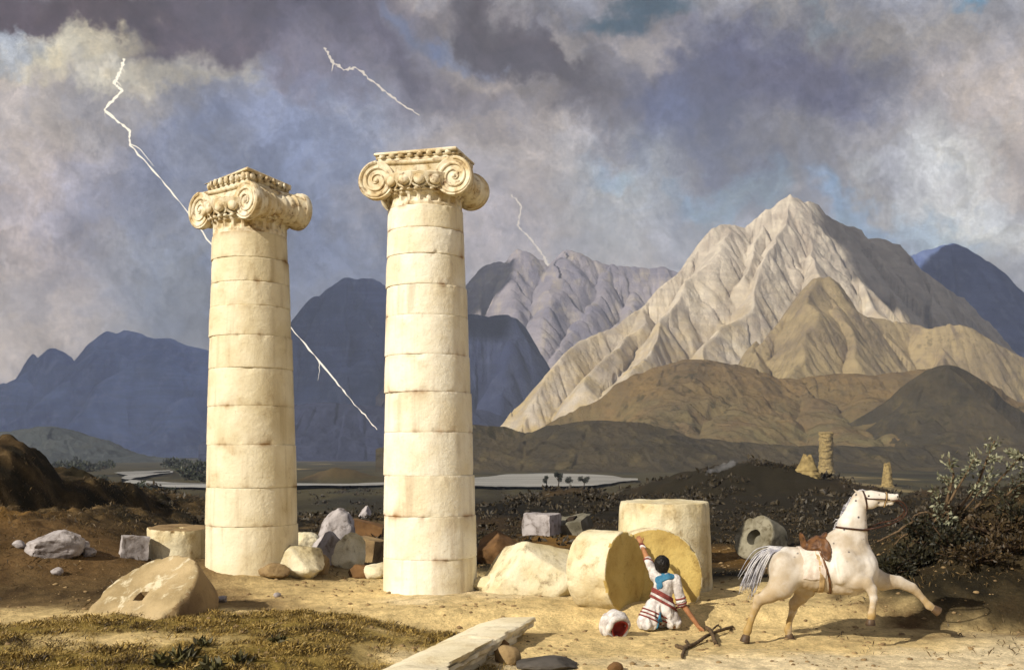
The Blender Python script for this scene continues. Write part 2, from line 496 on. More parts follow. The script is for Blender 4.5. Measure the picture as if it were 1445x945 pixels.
    col = modul(col, noise(nt, W1, 9, 9, .62, .6, .28, .72), .78, 1.20)
    col = modul(col, noise(nt, W2, 26, 8, .65, .8, .28, .72), .82, 1.18)
    col = modul(col, noise(nt, W1, 70, 8, .72, .6, .28, .72), .86, 1.14)
    col = modul(col, noise(nt, D, 240, 4, .7, 0, .3, .7), .94, 1.06)
    col = mixc(nt, 1.0, col, mixc(nt, noise(nt, W2, 14, 7, .65, .5, .35, .65), (.95, .98, 1.06), (1.05, 1.01, .95)), 'MULTIPLY')
    mp = N(nt, 'ShaderNodeMapping'); mp.inputs['Rotation'].default_value = (0, 0, math.radians(52)); mp.inputs['Scale'].default_value = (1, 1, 1)
    nt.links.new(UV, mp.inputs['Vector'])
    col = modul(col, noise(nt, mp.outputs[0], 16, 6, .6, .5, .3, .7, (.14, 1, 1)), .80, 1.17)
    nt.links.new(col, bg.inputs['Color']); bg.inputs['Strength'].default_value = 1.0
make_sky()
try: world.cycles.sampling_method = 'MANUAL'; world.cycles.sample_map_resolution = 512
except Exception: pass

# =================================================================== haze
def make_haze():
    m = bpy.data.materials.new('haze'); m.use_nodes = True; nt = m.node_tree; nt.nodes.clear()
    out = N(nt, 'ShaderNodeOutputMaterial'); v = N(nt, 'ShaderNodeVolumePrincipled')
    v.inputs['Color'].default_value = (.56, .63, .80, 1); v.inputs['Density'].default_value = 0.00013
    v.inputs['Anisotropy'].default_value = 0.0
    nt.links.new(v.outputs[0], out.inputs['Volume'])
    h = MB().add(*box((0, 0, 440), (13000, 13000, 920)))
    tag(build('haze', h, m, smooth=False), 'pale blue haze hanging over the plain and mountains', 'haze', kind='stuff')
make_haze()

def shade_clouds():
    """unseen clouds added above the frame, shaped and placed to shade the far ranges"""
    m, nt, bs = mat_new('shade_cloud'); bs.inputs['Base Color'].default_value = (.45, .45, .5, 1); bs.inputs['Roughness'].default_value = 1
    import bmesh
    bm = bmesh.new(); bmesh.ops.create_icosphere(bm, subdivisions=5, radius=1)
    D = np.array([v.co for v in bm.verts]); Fc = [tuple(v.index for v in f.verts) for f in bm.faces]; bm.free()
    for i, (tx, ty, tz, rx, ry, lab) in enumerate([
        (-1500, 3700, 250, 1650, 1500, 'wide unseen cloud added to shade the left ranges'),
        (1830, 2420, 300, 920, 830, 'boxy unseen cloud added to shade the right side of the pale mountain'),
        (-420, 2460, 200, 440, 470, 'small unseen cloud added to shade the middle mountain')]):
        t = (1650 - tz) / sd[2]
        c = np.array([tx, ty, tz]) + sd * t
        n = fbm(D[:, 0] * 2 + i * 5, D[:, 1] * 2, D[:, 2] * 2, 5)
        Db = np.sign(D) * np.abs(D) ** .62 if i == 1 else D
        V = Db * (1 + (.14 if i == 1 else .30) * n)[:, None] * np.array([rx, ry, 120]) + c
        if i == 1: V[:, 0] += .5 * (V[:, 1] - c[1])
        tag(build('shade_cloud', (V, Fc), m, None, tuple(c)), lab, 'cloud', kind='structure')
shade_clouds()

# =================================================================== ground
PLAIN = -9.0
RIV_L = [(395, 690), (300, 686), (215, 683), (172, 679), (178, 673), (235, 667), (255, 662)]
def ground_z(x, y):
    x = np.asarray(x, float); y = np.asarray(y, float)
    wx = x + 1.2 * fbm(x * .12, y * .12, 3.1, 3); wy = y + 1.5 * fbm(x * .12, y * .12, 8.1, 3)
    # front terrace
    z = -.27 * (1 - sstep(17.3, 18.1, wy * .25 + y * .75)) * sstep(-3.4, -.6, x) - .05 * (1 - sstep(15, 20, y)) * sstep(0, -3, x)
    z = z + .33 * sstep(-3.4, -5.6, x) * sstep(19.5, 22, y) * (1 - sstep(26, 34, y))
    z = z + .10 * np.exp(-((x + 2.6) / 2.2) ** 2 - ((y - 15.6) / 1.0) ** 2) + .12 * np.exp(-((x + 5.5) / 2) ** 2 - ((y - 16.5) / 1.2) ** 2)
    # banks on the left, one behind another
    rg = .28 * fbm(x * .5, y * .5, 1.7, 4) 
    zA = 2.75 * sstep(-11.4, -13.9, wx * .5 + x * .5) * sstep(22, 28.5, y + .4 * (x + 13)) * (1 - sstep(29, 36, y))
    zB = (1.75 + .10 * (-11.6 - x).clip(-6, 4)) * sstep(-10.9, -12.6, wx * .3 + x * .7) * sstep(26.5, 31, wy * .4 + y * .6) * (1 - sstep(33, 42, y))
    zC = np.interp(x, [-20, -13, -11, -9.6, -8], [1.6, 1.3, .95, .55, 0]) * sstep(31, 36, wy * .4 + y * .6) * (1 - sstep(38, 50, y))
    zD = .9 * sstep(-7.2, -11, wx * .4 + x * .6) * sstep(18, 24, y) * (1 - sstep(28, 34, y))
    bank = np.maximum(np.maximum(zA, zB), np.maximum(zC, zD))
    z = z + bank + (rg + .13 * fbm(x * 2.1, y * 2.1, 6.7, 4) - .10 * ridged(x * .9, y * .9, 2.7, 3)) * np.clip(bank, 0, 1)
    # bank with the bush on the right
    t = np.clip((x - 6.6) / 3.4, 0, 1.6)
    zR = 1.75 * t ** .8 * sstep(17.2, 20.6, wy * .35 + y * .65 - .25 * (x - 8)) * (1 - sstep(21.5, 25.5, y))
    zR2 = .55 * sstep(5.6, 7.2, x) * sstep(17.4, 19.6, wy * .5 + y * .5) * (1 - sstep(21, 25, y))
    zR = np.maximum(zR, zR2)
    z = z + zR + (.35 * fbm(x * .7, y * .7, 5.7, 4) + .16 * fbm(x * 2.6, y * 2.6, 3.3, 4) - .12 * ridged(x * 1.3, y * 1.3, 8.2, 3)) * np.clip(zR, 0, 1)
    # the edge of the terrace and the fall to the plain
    edge = np.interp(x / np.maximum(y, 1), [-.5, -.25, -.1, -.03, .06, .4], [44, 46, 50, 58, 76, 70])
    fall = sstep(0, 1, (y - edge) / 42.0)
    z = z * (1 - fall) + PLAIN * fall - .3 * sstep(24, 60, y) * (1 - fall)
    # hillock with the far ruins
    hn = 1 + .10 * fbm(x * .08, y * .08, 2.2, 4) + .05 * fbm(x * .35, y * .35, 4.2, 4)
    for (cx, cy, rx, ry, hh) in ((31, 140, 24, 30, 10.4), (58, 128, 20, 26, 7.6), (8, 150, 15, 30, 6.7), (90, 135, 30, 30, 6.8)):
        z = np.maximum(z, PLAIN + hh * np.exp(-((x - cx) / rx) ** 2 - ((y - cy) / ry) ** 2) * hn)
    # tan knoll between the columns
    z = z + 6 * np.exp(-((x + 68) / 15) ** 2 - ((y - 420) / 25) ** 2) * (1 + .4 * fbm(x * .09, y * .05, 1.1, 4))
    # roughness
    near = np.exp(-((y) / 90.0) ** 2)
    z = z + near * (.045 * fbm(x * .9, y * .9, .3, 4) + .018 * fbm(x * 5, y * 5, .9, 3)) * sstep(12.0, 13, y + 40 * (y < 0))
    z = z + .9 * (1 - near) * fbm(x * .02, y * .02, .6, 3) * fall * sstep(1000, 200, y)
    return z
def hit(px, py):
    """where the line of sight through a photograph pixel meets the ground"""
    t = np.concatenate([np.linspace(9, 60, 2600), np.geomspace(60, 3000, 1500)])
    x = (px - HX) / F * t; z = CAMZ - (py - HY) / F * t
    k = int(np.argmax(z < ground_z(x, t)))
    return np.array([x[k], t[k], z[k]])
def gz(x, y): return float(ground_z(np.array([x]), np.array([y]))[0])

SOIL_AND_SHADE = dict(sand=lin('#ddc894'), pale=lin('#e6d9b8'), soil=lin('#695438'), dark=lin('#2a261b'), black=lin('#1c1a14'), grass=lin('#7d6c2a'),
            red=lin('#3f3322'), plain=lin('#4b4733'), far=lin('#39392f'), och=lin('#8a6a36'), gray=lin('#7d756a'))  # dark also carries shade on the banks, painted into the ground colour
def ground_col(x, y):
    n1 = fbm(x * .35, y * .35, 4.4, 5); n2 = fbm(x * 1.6, y * 1.6, 7.4, 4); n3 = fbm(x * .05, y * .012, 2.4, 5)
    C = np.empty(x.shape + (3,)); C[:] = SOIL_AND_SHADE['sand']
    def lay(c, a):
        nonlocal C
        a = np.clip(a, 0, 1)[..., None]; C = C * (1 - a) + np.array(SOIL_AND_SHADE[c]) * a
    xw = x + .9 * n1 + .25 * n2; yw = y + .9 * n1 + .25 * n2
    def blob(cx, cy, rx, ry, soft=.5): 
        d = np.sqrt(((xw - cx) / rx) ** 2 + ((yw - cy) / ry) ** 2); return 1 - sstep(1 - soft, 1 + soft * .4, d)
    lay('pale', blob(5.0, 14.6, 4.5, 1.1) * .9); lay('pale', blob(-.6, 19.4, 1.6, .9) * .7); lay('pale', blob(9, 15, 3, 2) * .8)
    lay('pale', blob(-.8, 14.4, .9, 1.0) * .8)
    # left ground; shade on the banks is painted in as darker brown
    left = sstep(-2.2, -4.4, xw) * sstep(17.2, 18.4, yw)
    lay('soil', left * .85)
    lay('sand', blob(-3.6, 20.5, 2.3, 1.5) * .75)
    lay('red', sstep(-5.6, -7.4, xw) * sstep(17.2, 19.5, yw) * (.75 + .5 * n2))
    lay('soil', blob(-9.2, 22, 2.2, 2.4) * .8)
    lay('och', blob(-11.5, 23.5, 1.6, 1.6) * .6)
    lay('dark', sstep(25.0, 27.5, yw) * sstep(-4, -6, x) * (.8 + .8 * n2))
    lay('soil', blob(-15, 28, 2.2, 4) * .55)
    # grass
    gr = grass_mask(x, y, n1, n2)
    lay('grass', gr * .9)
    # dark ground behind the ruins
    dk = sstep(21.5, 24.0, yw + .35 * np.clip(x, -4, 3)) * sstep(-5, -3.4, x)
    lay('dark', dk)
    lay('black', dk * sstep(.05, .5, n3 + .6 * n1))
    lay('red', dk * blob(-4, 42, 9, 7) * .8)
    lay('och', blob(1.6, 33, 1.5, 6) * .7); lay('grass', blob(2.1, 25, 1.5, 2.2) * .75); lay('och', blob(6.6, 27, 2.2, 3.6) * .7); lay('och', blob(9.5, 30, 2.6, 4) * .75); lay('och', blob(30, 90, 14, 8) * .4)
    # right bank, its shade put into the dark ground colour
    rb = sstep(5.9, 7.2, xw) * sstep(16.6, 17.8, yw) 
    lay('soil', sstep(5.0, 6.6, xw) * sstep(15.9, 17.2, yw) * (.6 + .6 * n2) * (1 - sstep(19, 21, y)))
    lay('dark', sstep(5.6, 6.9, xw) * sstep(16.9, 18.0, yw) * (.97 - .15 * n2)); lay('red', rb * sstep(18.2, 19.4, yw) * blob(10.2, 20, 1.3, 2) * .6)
    # plain
    far = sstep(100, 150, y)
    lay('plain', far); lay('far', far * sstep(-.1, .5, n3)); lay('dark', far * sstep(.15, .6, fbm(x * .02, y * .006, 9.9, 4)) * .8)
    lay('sand', far * sstep(.5, .8, fbm(x * .02, y * .005, 5.5, 4)) * .35)
    hill = np.exp(-((x - 34) / 34) ** 2 - ((y - 135) / 40) ** 2) + np.exp(-((x - 8) / 22) ** 2 - ((y - 140) / 40) ** 2) + np.exp(-((x - 75) / 40) ** 2 - ((y - 130) / 40) ** 2)
    lay('dark', sstep(.12, .4, hill) * .95)
    lay('soil', sstep(.6, .9, hill) * sstep(.0, .6, fbm(x * .12, y * .05, 2.9, 4)) * .35)
    kn = np.exp(-((x + 68) / 16) ** 2 - ((y - 420) / 28) ** 2); lay('soil', sstep(.2, .6, kn) * .35)
    lay('gray', blob(7.6, 16.4, 1.1, .5) * .35)
    C *= (1 + .10 * n2 + .07 * n1)[..., None]
    return np.clip(C, 0, 1)

def grass_mask(x, y, n1=None, n2=None):
    if n1 is None: n1 = fbm(x * .35, y * .35, 4.4, 5); n2 = fbm(x * 1.6, y * 1.6, 7.4, 4)
    top = np.interp(x, [-12, -7.5, -5.2, -4, -2.6, -1.5, -.7, -.3, 0.1], [15.8, 16.2, 16.6, 17.4, 17.5, 17.2, 16.9, 16.6, 15.6])
    m = sstep(.25, -.35, y - top - .35 * n1 - .25 * n2) * sstep(0, -.9, x + .5 * n1)
    hole = np.exp(-((x + 5.4) / 1.5) ** 2 - ((y - 14.9) / .45) ** 2) + np.exp(-((x + 1.2) / .9) ** 2 - ((y - 14.6) / .8) ** 2) + .8 * np.exp(-((x + 2.0) / .8) ** 2 - ((y - 16.2) / .25) ** 2)
    return np.clip(m - 1.1 * hole * (1 + .5 * n2), 0, 1)

def make_ground():
    az = np.concatenate([np.linspace(-180, -34, 40, endpoint=False), np.linspace(-34, 34, 454, endpoint=False), np.linspace(34, 180, 40, endpoint=False)])
    az = np.radians(az)
    r = np.concatenate([[.02, 2, 4, 6, 8, 9, 10], np.geomspace(11, 40, 270, endpoint=False), np.geomspace(40, 6200, 250)])
    A, R = np.meshgrid(az, r)
    x = np.sin(A) * R; y = np.cos(A) * R
    z = ground_z(x, y)
    V = np.stack([x, y, z], -1).reshape(-1, 3)
    m, nt, bs = mat_new('ground')
    at = N(nt, 'ShaderNodeAttribute'); at.attribute_name = 'cover'
    tc = N(nt, 'ShaderNodeTexCoord'); v = tc.outputs['Object']
    f1 = noise(nt, v, 3.5, 8, .65, .3, .3, .7); f2 = noise(nt, v, 22, 6, .7, 0, .35, .68); f3 = noise(nt, v, .6, 6, .6, .3, .35, .65)
    c = mixc(nt, 1.0, at.outputs['Color'], mixc(nt, f1, (.72, .70, .66), (1.2, 1.16, 1.1)), 'MULTIPLY')
    c = mixc(nt, 1.0, c, mixc(nt, f2, (.80, .78, .74), (1.12, 1.1, 1.08)), 'MULTIPLY')
    c = mixc(nt, 1.0, c, mixc(nt, f3, (.88, .86, .84), (1.08, 1.06, 1.04)), 'MULTIPLY')
    nt.links.new(c, bs.inputs['Base Color']); bs.inputs['Roughness'].default_value = .95; bs.inputs['Specular IOR Level'].default_value = .1
    n = N(nt, 'ShaderNodeTexNoise'); n.inputs['Scale'].default_value = 11; n.inputs['Detail'].default_value = 10; n.inputs['Roughness'].default_value = .72
    nt.links.new(v, n.inputs['Vector']); bump(nt, bs, n.outputs['Fac'], .8, .07)
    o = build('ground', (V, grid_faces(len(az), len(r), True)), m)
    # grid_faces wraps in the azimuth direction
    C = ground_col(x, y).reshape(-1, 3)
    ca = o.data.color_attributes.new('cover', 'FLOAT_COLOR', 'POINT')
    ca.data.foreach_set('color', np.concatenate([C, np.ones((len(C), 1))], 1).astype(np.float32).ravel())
    tag(o, 'sandy and earthen ground, bank shade painted dark, falling away to a wide plain', 'ground', kind='structure')
make_ground()

# =================================================================== river
def make_river():
    m, nt, bs = mat_new('river_water')
    v = N(nt, 'ShaderNodeTexCoord').outputs['Object']
    f = noise(nt, v, .10, 9, .7, .3, .44, .60, (.12, 1.0, 1))
    nt.links.new(mixc(nt, f, (.38, .365, .32), (.14, .13, .105)), bs.inputs['Base Color'])  # pale tone puts the sky's reflection into the water colour
    bs.inputs['Roughness'].default_value = .4; bs.inputs['Specular IOR Level'].default_value = .06
    mb = MB()
    ZR = PLAIN + 1.0
    def g(px, py):
        Y = (CAMZ - ZR) * F / (py - HY); return np.array([(px - HX) / F * Y, Y, ZR])
    def rib(top, bot):
        xs = np.linspace(0, 1, 160)
        def res(q, s):
            q = np.array(q, float); k = np.linspace(0, 1, len(q)); r = np.stack([np.interp(xs, k, q[:, 0]), np.interp(xs, k, q[:, 1])], 1)
            r[:, 1] += .9 * fbm(xs * 26, s, .5, 4) * np.minimum(1, (r[:, 1] - 660) / 20); return [tuple(a) for a in r]
        top = res(top, 1.3); bot = res(bot, 7.7)
        V = [g(*p) for p in top] + [g(*p) for p in bot]; n = len(top)
        mb.add(V, [(i, i + 1, n + i + 1, n + i) for i in range(n - 1)])
    rib([(240, 663), (205, 664), (172, 665), (160, 666.4)], [(240, 666), (212, 667), (190, 668.5), (181, 670.5)])
    def strip(pts):
        top = [(p[0], p[1]) for p in pts]; bot = [(p[0], p[2]) for p in pts]; rib(top, bot)
    MB_pts = [(244, 664, 666), (225, 665, 668), (210, 666.5, 670.5), (190, 668.5, 674), (176, 671, 678.5), (171, 674, 680.5), (178, 676, 682), (205, 677.5, 684), (240, 680, 686.5), (300, 682.5, 688), (360, 682, 687), (420, 679.5, 684.5), (470, 680, 684.5), (520, 679.5, 684), (560, 678, 684), (640, 676, 685), (692, 671.5, 686), (715, 668.5, 686.5), (760, 667.5, 686), (800, 668, 685.5), (840, 669, 684), (865, 671, 681), (880, 673.5, 678), (900, 674.5, 677.5)]
    strip(MB_pts)
    o = build('river', mb.V() * 1, m) if False else build('river', mb, m)
    tag(o, 'pale winding river crossing the plain', 'river', kind='structure')
make_river()
# =================================================================== mountains
def rock_slope_mat(name, a, b, c, sc=.02, veg=None, vegamt=0, scrub=0):
    m, nt, bs = mat_new(name)
    v = N(nt, 'ShaderNodeTexCoord').outputs['Object']
    f1 = noise(nt, v, sc, 8, .6, .6, .32, .68, (1, .4, 1)); f2 = noise(nt, v, sc * 4, 8, .65, .4, .45, .72, (1, .4, .5))
    col = mixc(nt, f1, a, b)
    mu = N(nt, 'ShaderNodeMath', operation='MULTIPLY'); mu.inputs[1].default_value = .8; nt.links.new(f2, mu.inputs[0])
    col = mixc(nt, mu.outputs[0], col, c)
    if veg:
        g = N(nt, 'ShaderNodeNewGeometry'); s = N(nt, 'ShaderNodeSeparateXYZ'); nt.links.new(g.outputs['Position'], s.inputs[0])
        mr = N(nt, 'ShaderNodeMapRange'); mr.inputs['From Min'].default_value = vegamt; mr.inputs['From Max'].default_value = 0; nt.links.new(s.outputs['Z'], mr.inputs['Value'])
        f3 = noise(nt, v, sc * 2, 6, .6, .3, .35, .65)
        mm = N(nt, 'ShaderNodeMath', operation='MULTIPLY'); nt.links.new(mr.outputs[0], mm.inputs[0]); nt.links.new(f3, mm.inputs[1])
        col = mixc(nt, mm.outputs[0], col, veg)
    if scrub:
        f5 = noise(nt, v, .11, 4, .7, .2, .53, .64); f6 = noise(nt, v, .012, 5, .6, .3, .35, .65)
        mm = N(nt, 'ShaderNodeMath', operation='MULTIPLY'); nt.links.new(f5, mm.inputs[0]); nt.links.new(f6, mm.inputs[1])
        mk = N(nt, 'ShaderNodeMath', operation='MULTIPLY'); mk.inputs[1].default_value = scrub; nt.links.new(mm.outputs[0], mk.inputs[0])
        col = mixc(nt, mk.outputs[0], col, lin('#34301f'))
    # ledges: faint level beds in the rock
    f7 = noise(nt, v, .05, 6, .65, .5, .42, .62, (.12, .12, 1.6))
    mk = N(nt, 'ShaderNodeMath', operation='MULTIPLY'); mk.inputs[1].default_value = .35; nt.links.new(f7, mk.inputs[0])
    col = mixc(nt, mk.outputs[0], col, tuple(x * .55 for x in a))
    nt.links.new(col, bs.inputs['Base Color']); bs.inputs['Roughness'].default_value = 1; bs.inputs['Specular IOR Level'].default_value = .05
    n = N(nt, 'ShaderNodeTexNoise'); n.inputs['Scale'].default_value = sc * 3; n.inputs['Detail'].default_value = 10; n.inputs['Roughness'].default_value = .68
    nt.links.new(v, n.inputs['Vector']); bump(nt, bs, n.outputs['Fac'], .7, .12 / sc)
    return m

def range_(name, label, crest, mat, Yc, Yf, k=.8, spurs=(), auto=0, rnd=20.0, gul=16.0, gf=.020, jag=1.0, seed=0, rough=5.0, rows=190, step=1.6, fine=1.0, scree=1.0):
    """mountain from its ridge lines: crest as photograph pixels (px, py[, Y]) seen at distance Yc, spurs coming forward.
    Every ridge is a tent whose flanks fall away at slope k; gullies run straight down the flanks."""
    c3 = np.array([(q[0], q[1], q[2] if len(q) > 2 else Yc) for q in crest], float)
    pxs = np.arange(c3[0, 0], c3[-1, 0] + .1, 5.0)
    cy = np.interp(pxs, c3[:, 0], c3[:, 1]); cY = np.interp(pxs, c3[:, 0], c3[:, 2])
    cy = cy + jag * (2.6 * fbm(pxs * .045, seed + .5, .5, 5) + 1.6 * np.abs(fbm(pxs * .16, seed + 3, .5, 3)))
    rs = np.random.RandomState(seed + 50)
    to3 = lambda a: np.stack([(a[:, 0] - HX) / F * a[:, 2], a[:, 2], CAMZ - (a[:, 1] - HY) / F * a[:, 2]], 1)
    lines = [to3(np.stack([pxs, cy, cY], 1))]
    for sp in spurs: 
        a = np.array(sp, float); t = np.linspace(0, len(a) - 1, 5 * (len(a) - 1) + 1)
        b = np.stack([np.interp(t, np.arange(len(a)), a[:, q]) for q in range(3)], 1)
        b[1:, 0] += 5 * fbm(t[1:] * 1.1, seed + len(lines), .2, 3); lines.append(to3(b))
    if auto:
        for q in np.linspace(c3[0, 0], c3[-1, 0], auto + 2)[1:-1] + rs.uniform(-.3, .3, auto) * (c3[-1, 0] - c3[0, 0]) / (auto + 1):
            w = np.exp(-((pxs - q) / 18) ** 2) * np.maximum(640 - cy, 1) ** 2; m = int(np.argmax(w))
            top = lines[0][m].copy(); top[2] -= .01 * (top[2] - PLAIN)
            n = 7; t = np.linspace(0, 1, n)
            dep = (top[1] - Yf) * rs.uniform(.75, 1.1); drift = rs.uniform(-.45, .45) * dep
            b = np.stack([top[0] + drift * t + .06 * dep * fbm(t * 2, q, .3, 2), top[1] - dep * t, PLAIN - 4 + (top[2] - PLAIN) * (1 - t) ** rs.uniform(1.15, 1.5)], 1)
            b[0] = top; lines.append(b)
    # grid in viewing angle and depth
    px = np.arange(c3[0, 0] - 30, c3[-1, 0] + 30.1, step); nu = len(px)
    Yb = cY.max() + (cY.max() - Yf) * .55
    Yr = np.concatenate([np.linspace(Yf - 20, cY.max() + 8, rows), np.linspace(cY.max() + 25, Yb, 22)])
    YD, PX = np.meshgrid(Yr, px, indexing='ij'); X = (PX - HX) / F * YD
    sc = Yc / 1500.0
    wx = X + sc * 26 * fbm(X * .006 / sc, YD * .006 / sc, seed + .3, 4); wy = YD + sc * 26 * fbm(X * .006 / sc, YD * .006 / sc, seed + 7.3, 4)
    Z = np.full(X.shape, -1e9); S = np.zeros(X.shape); Dm = np.zeros(X.shape)
    for li, L in enumerate(lines):
        arc = li * 977.0
        for a, b in zip(L[:-1], L[1:]):
            e = b[:2] - a[:2]; l2 = float(e @ e) + 1e-9; ln = math.sqrt(l2)
            use_w = (wx, wy) if li else (.06 * wx + .94 * X, .06 * wy + .94 * YD)
            t = np.clip(((use_w[0] - a[0]) * e[0] + (use_w[1] - a[1]) * e[1]) / l2, 0, 1)
            dx = use_w[0] - a[0] - t * e[0]; dy = use_w[1] - a[1] - t * e[1]
            d = np.sqrt(dx * dx + dy * dy)
            h = a[2] + (b[2] - a[2]) * t - k * (np.sqrt(d * d + rnd * rnd) - rnd)
            m = h > Z
            Z = np.where(m, h, Z); Dm = np.where(m, d, Dm)
            S = np.where(m, arc + t * ln + .12 * (dx * e[1] - dy * e[0]) / ln, S); arc += ln
    H0 = np.maximum(lines[0][:, 2].max() - PLAIN, 10)
    foot = np.clip((Z - PLAIN) / H0, 0, 1)
    env0 = np.clip(Dm / (90 * sc), 0, 1)
    Z = PLAIN + np.where(Z > PLAIN, (Z - PLAIN) * (1 - env0 * scree * .45 * (1 - foot ** .6)), (Z - PLAIN) * .3)       # scree fans ease into the plain
    env = np.clip(Dm / (60 * sc), 0, 1) * np.clip((Z - PLAIN) / (.12 * H0), 0, 1)
    g = ridged(S * gf / sc, Dm * .0035 / sc, seed + 1.1, 4, .55) + .35 * fbm(S * gf * 2.7 / sc, Dm * .010 / sc, seed + 4.4, 3)
    Z = Z + env * gul * sc * (g - .3)
    Z = Z + env * rough * sc * (ridged(X * .012 / sc, YD * .012 / sc, seed + 2.2, 4) - .3) + fine * sc * 1.6 * env * fbm(X * .06 / sc, YD * .06 / sc, seed + 9.2, 4)
    # no flank may stand over the sky line
    top = np.interp(px, pxs, (HY - cy) / F)[None, :] * YD + CAMZ
    Z = np.where(YD < np.interp(px, pxs, cY)[None, :] - 2, np.minimum(Z, np.maximum(top - .3, PLAIN - 2)), Z)
    Z = np.maximum(Z, PLAIN - 6)
    V = np.stack([X, YD, Z], -1).reshape(-1, 3)
    o = build(name, (V, grid_faces(nu, len(Yr))), mat)
    return tag(o, label, 'hill' if 'hill' in name else 'mountain', kind='structure')

M_BLUE = rock_slope_mat('haze_blue_rock', lin('#8ba8e0'), lin('#4d69ac'), lin('#9fb2e0'), .006)  # blue of the distant air is put into the rock colour
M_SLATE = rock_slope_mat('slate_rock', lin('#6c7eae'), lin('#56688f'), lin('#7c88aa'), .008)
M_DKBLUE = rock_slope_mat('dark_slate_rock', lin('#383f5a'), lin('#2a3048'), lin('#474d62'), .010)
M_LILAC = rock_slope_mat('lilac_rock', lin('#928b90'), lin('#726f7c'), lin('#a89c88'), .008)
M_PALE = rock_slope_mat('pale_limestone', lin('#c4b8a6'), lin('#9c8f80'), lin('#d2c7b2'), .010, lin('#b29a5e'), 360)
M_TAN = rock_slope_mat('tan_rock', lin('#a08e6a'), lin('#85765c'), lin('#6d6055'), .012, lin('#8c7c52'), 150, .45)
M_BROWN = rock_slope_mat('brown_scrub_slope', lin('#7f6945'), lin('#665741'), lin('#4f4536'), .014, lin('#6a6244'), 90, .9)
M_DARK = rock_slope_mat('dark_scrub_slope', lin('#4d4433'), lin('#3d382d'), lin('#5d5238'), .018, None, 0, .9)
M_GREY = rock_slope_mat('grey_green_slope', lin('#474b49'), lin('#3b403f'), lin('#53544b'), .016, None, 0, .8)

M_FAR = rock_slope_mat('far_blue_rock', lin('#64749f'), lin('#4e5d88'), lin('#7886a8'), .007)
M_VIOLET = rock_slope_mat('violet_slope', lin('#33384f'), lin('#262a3e'), lin('#3e4256'), .012)

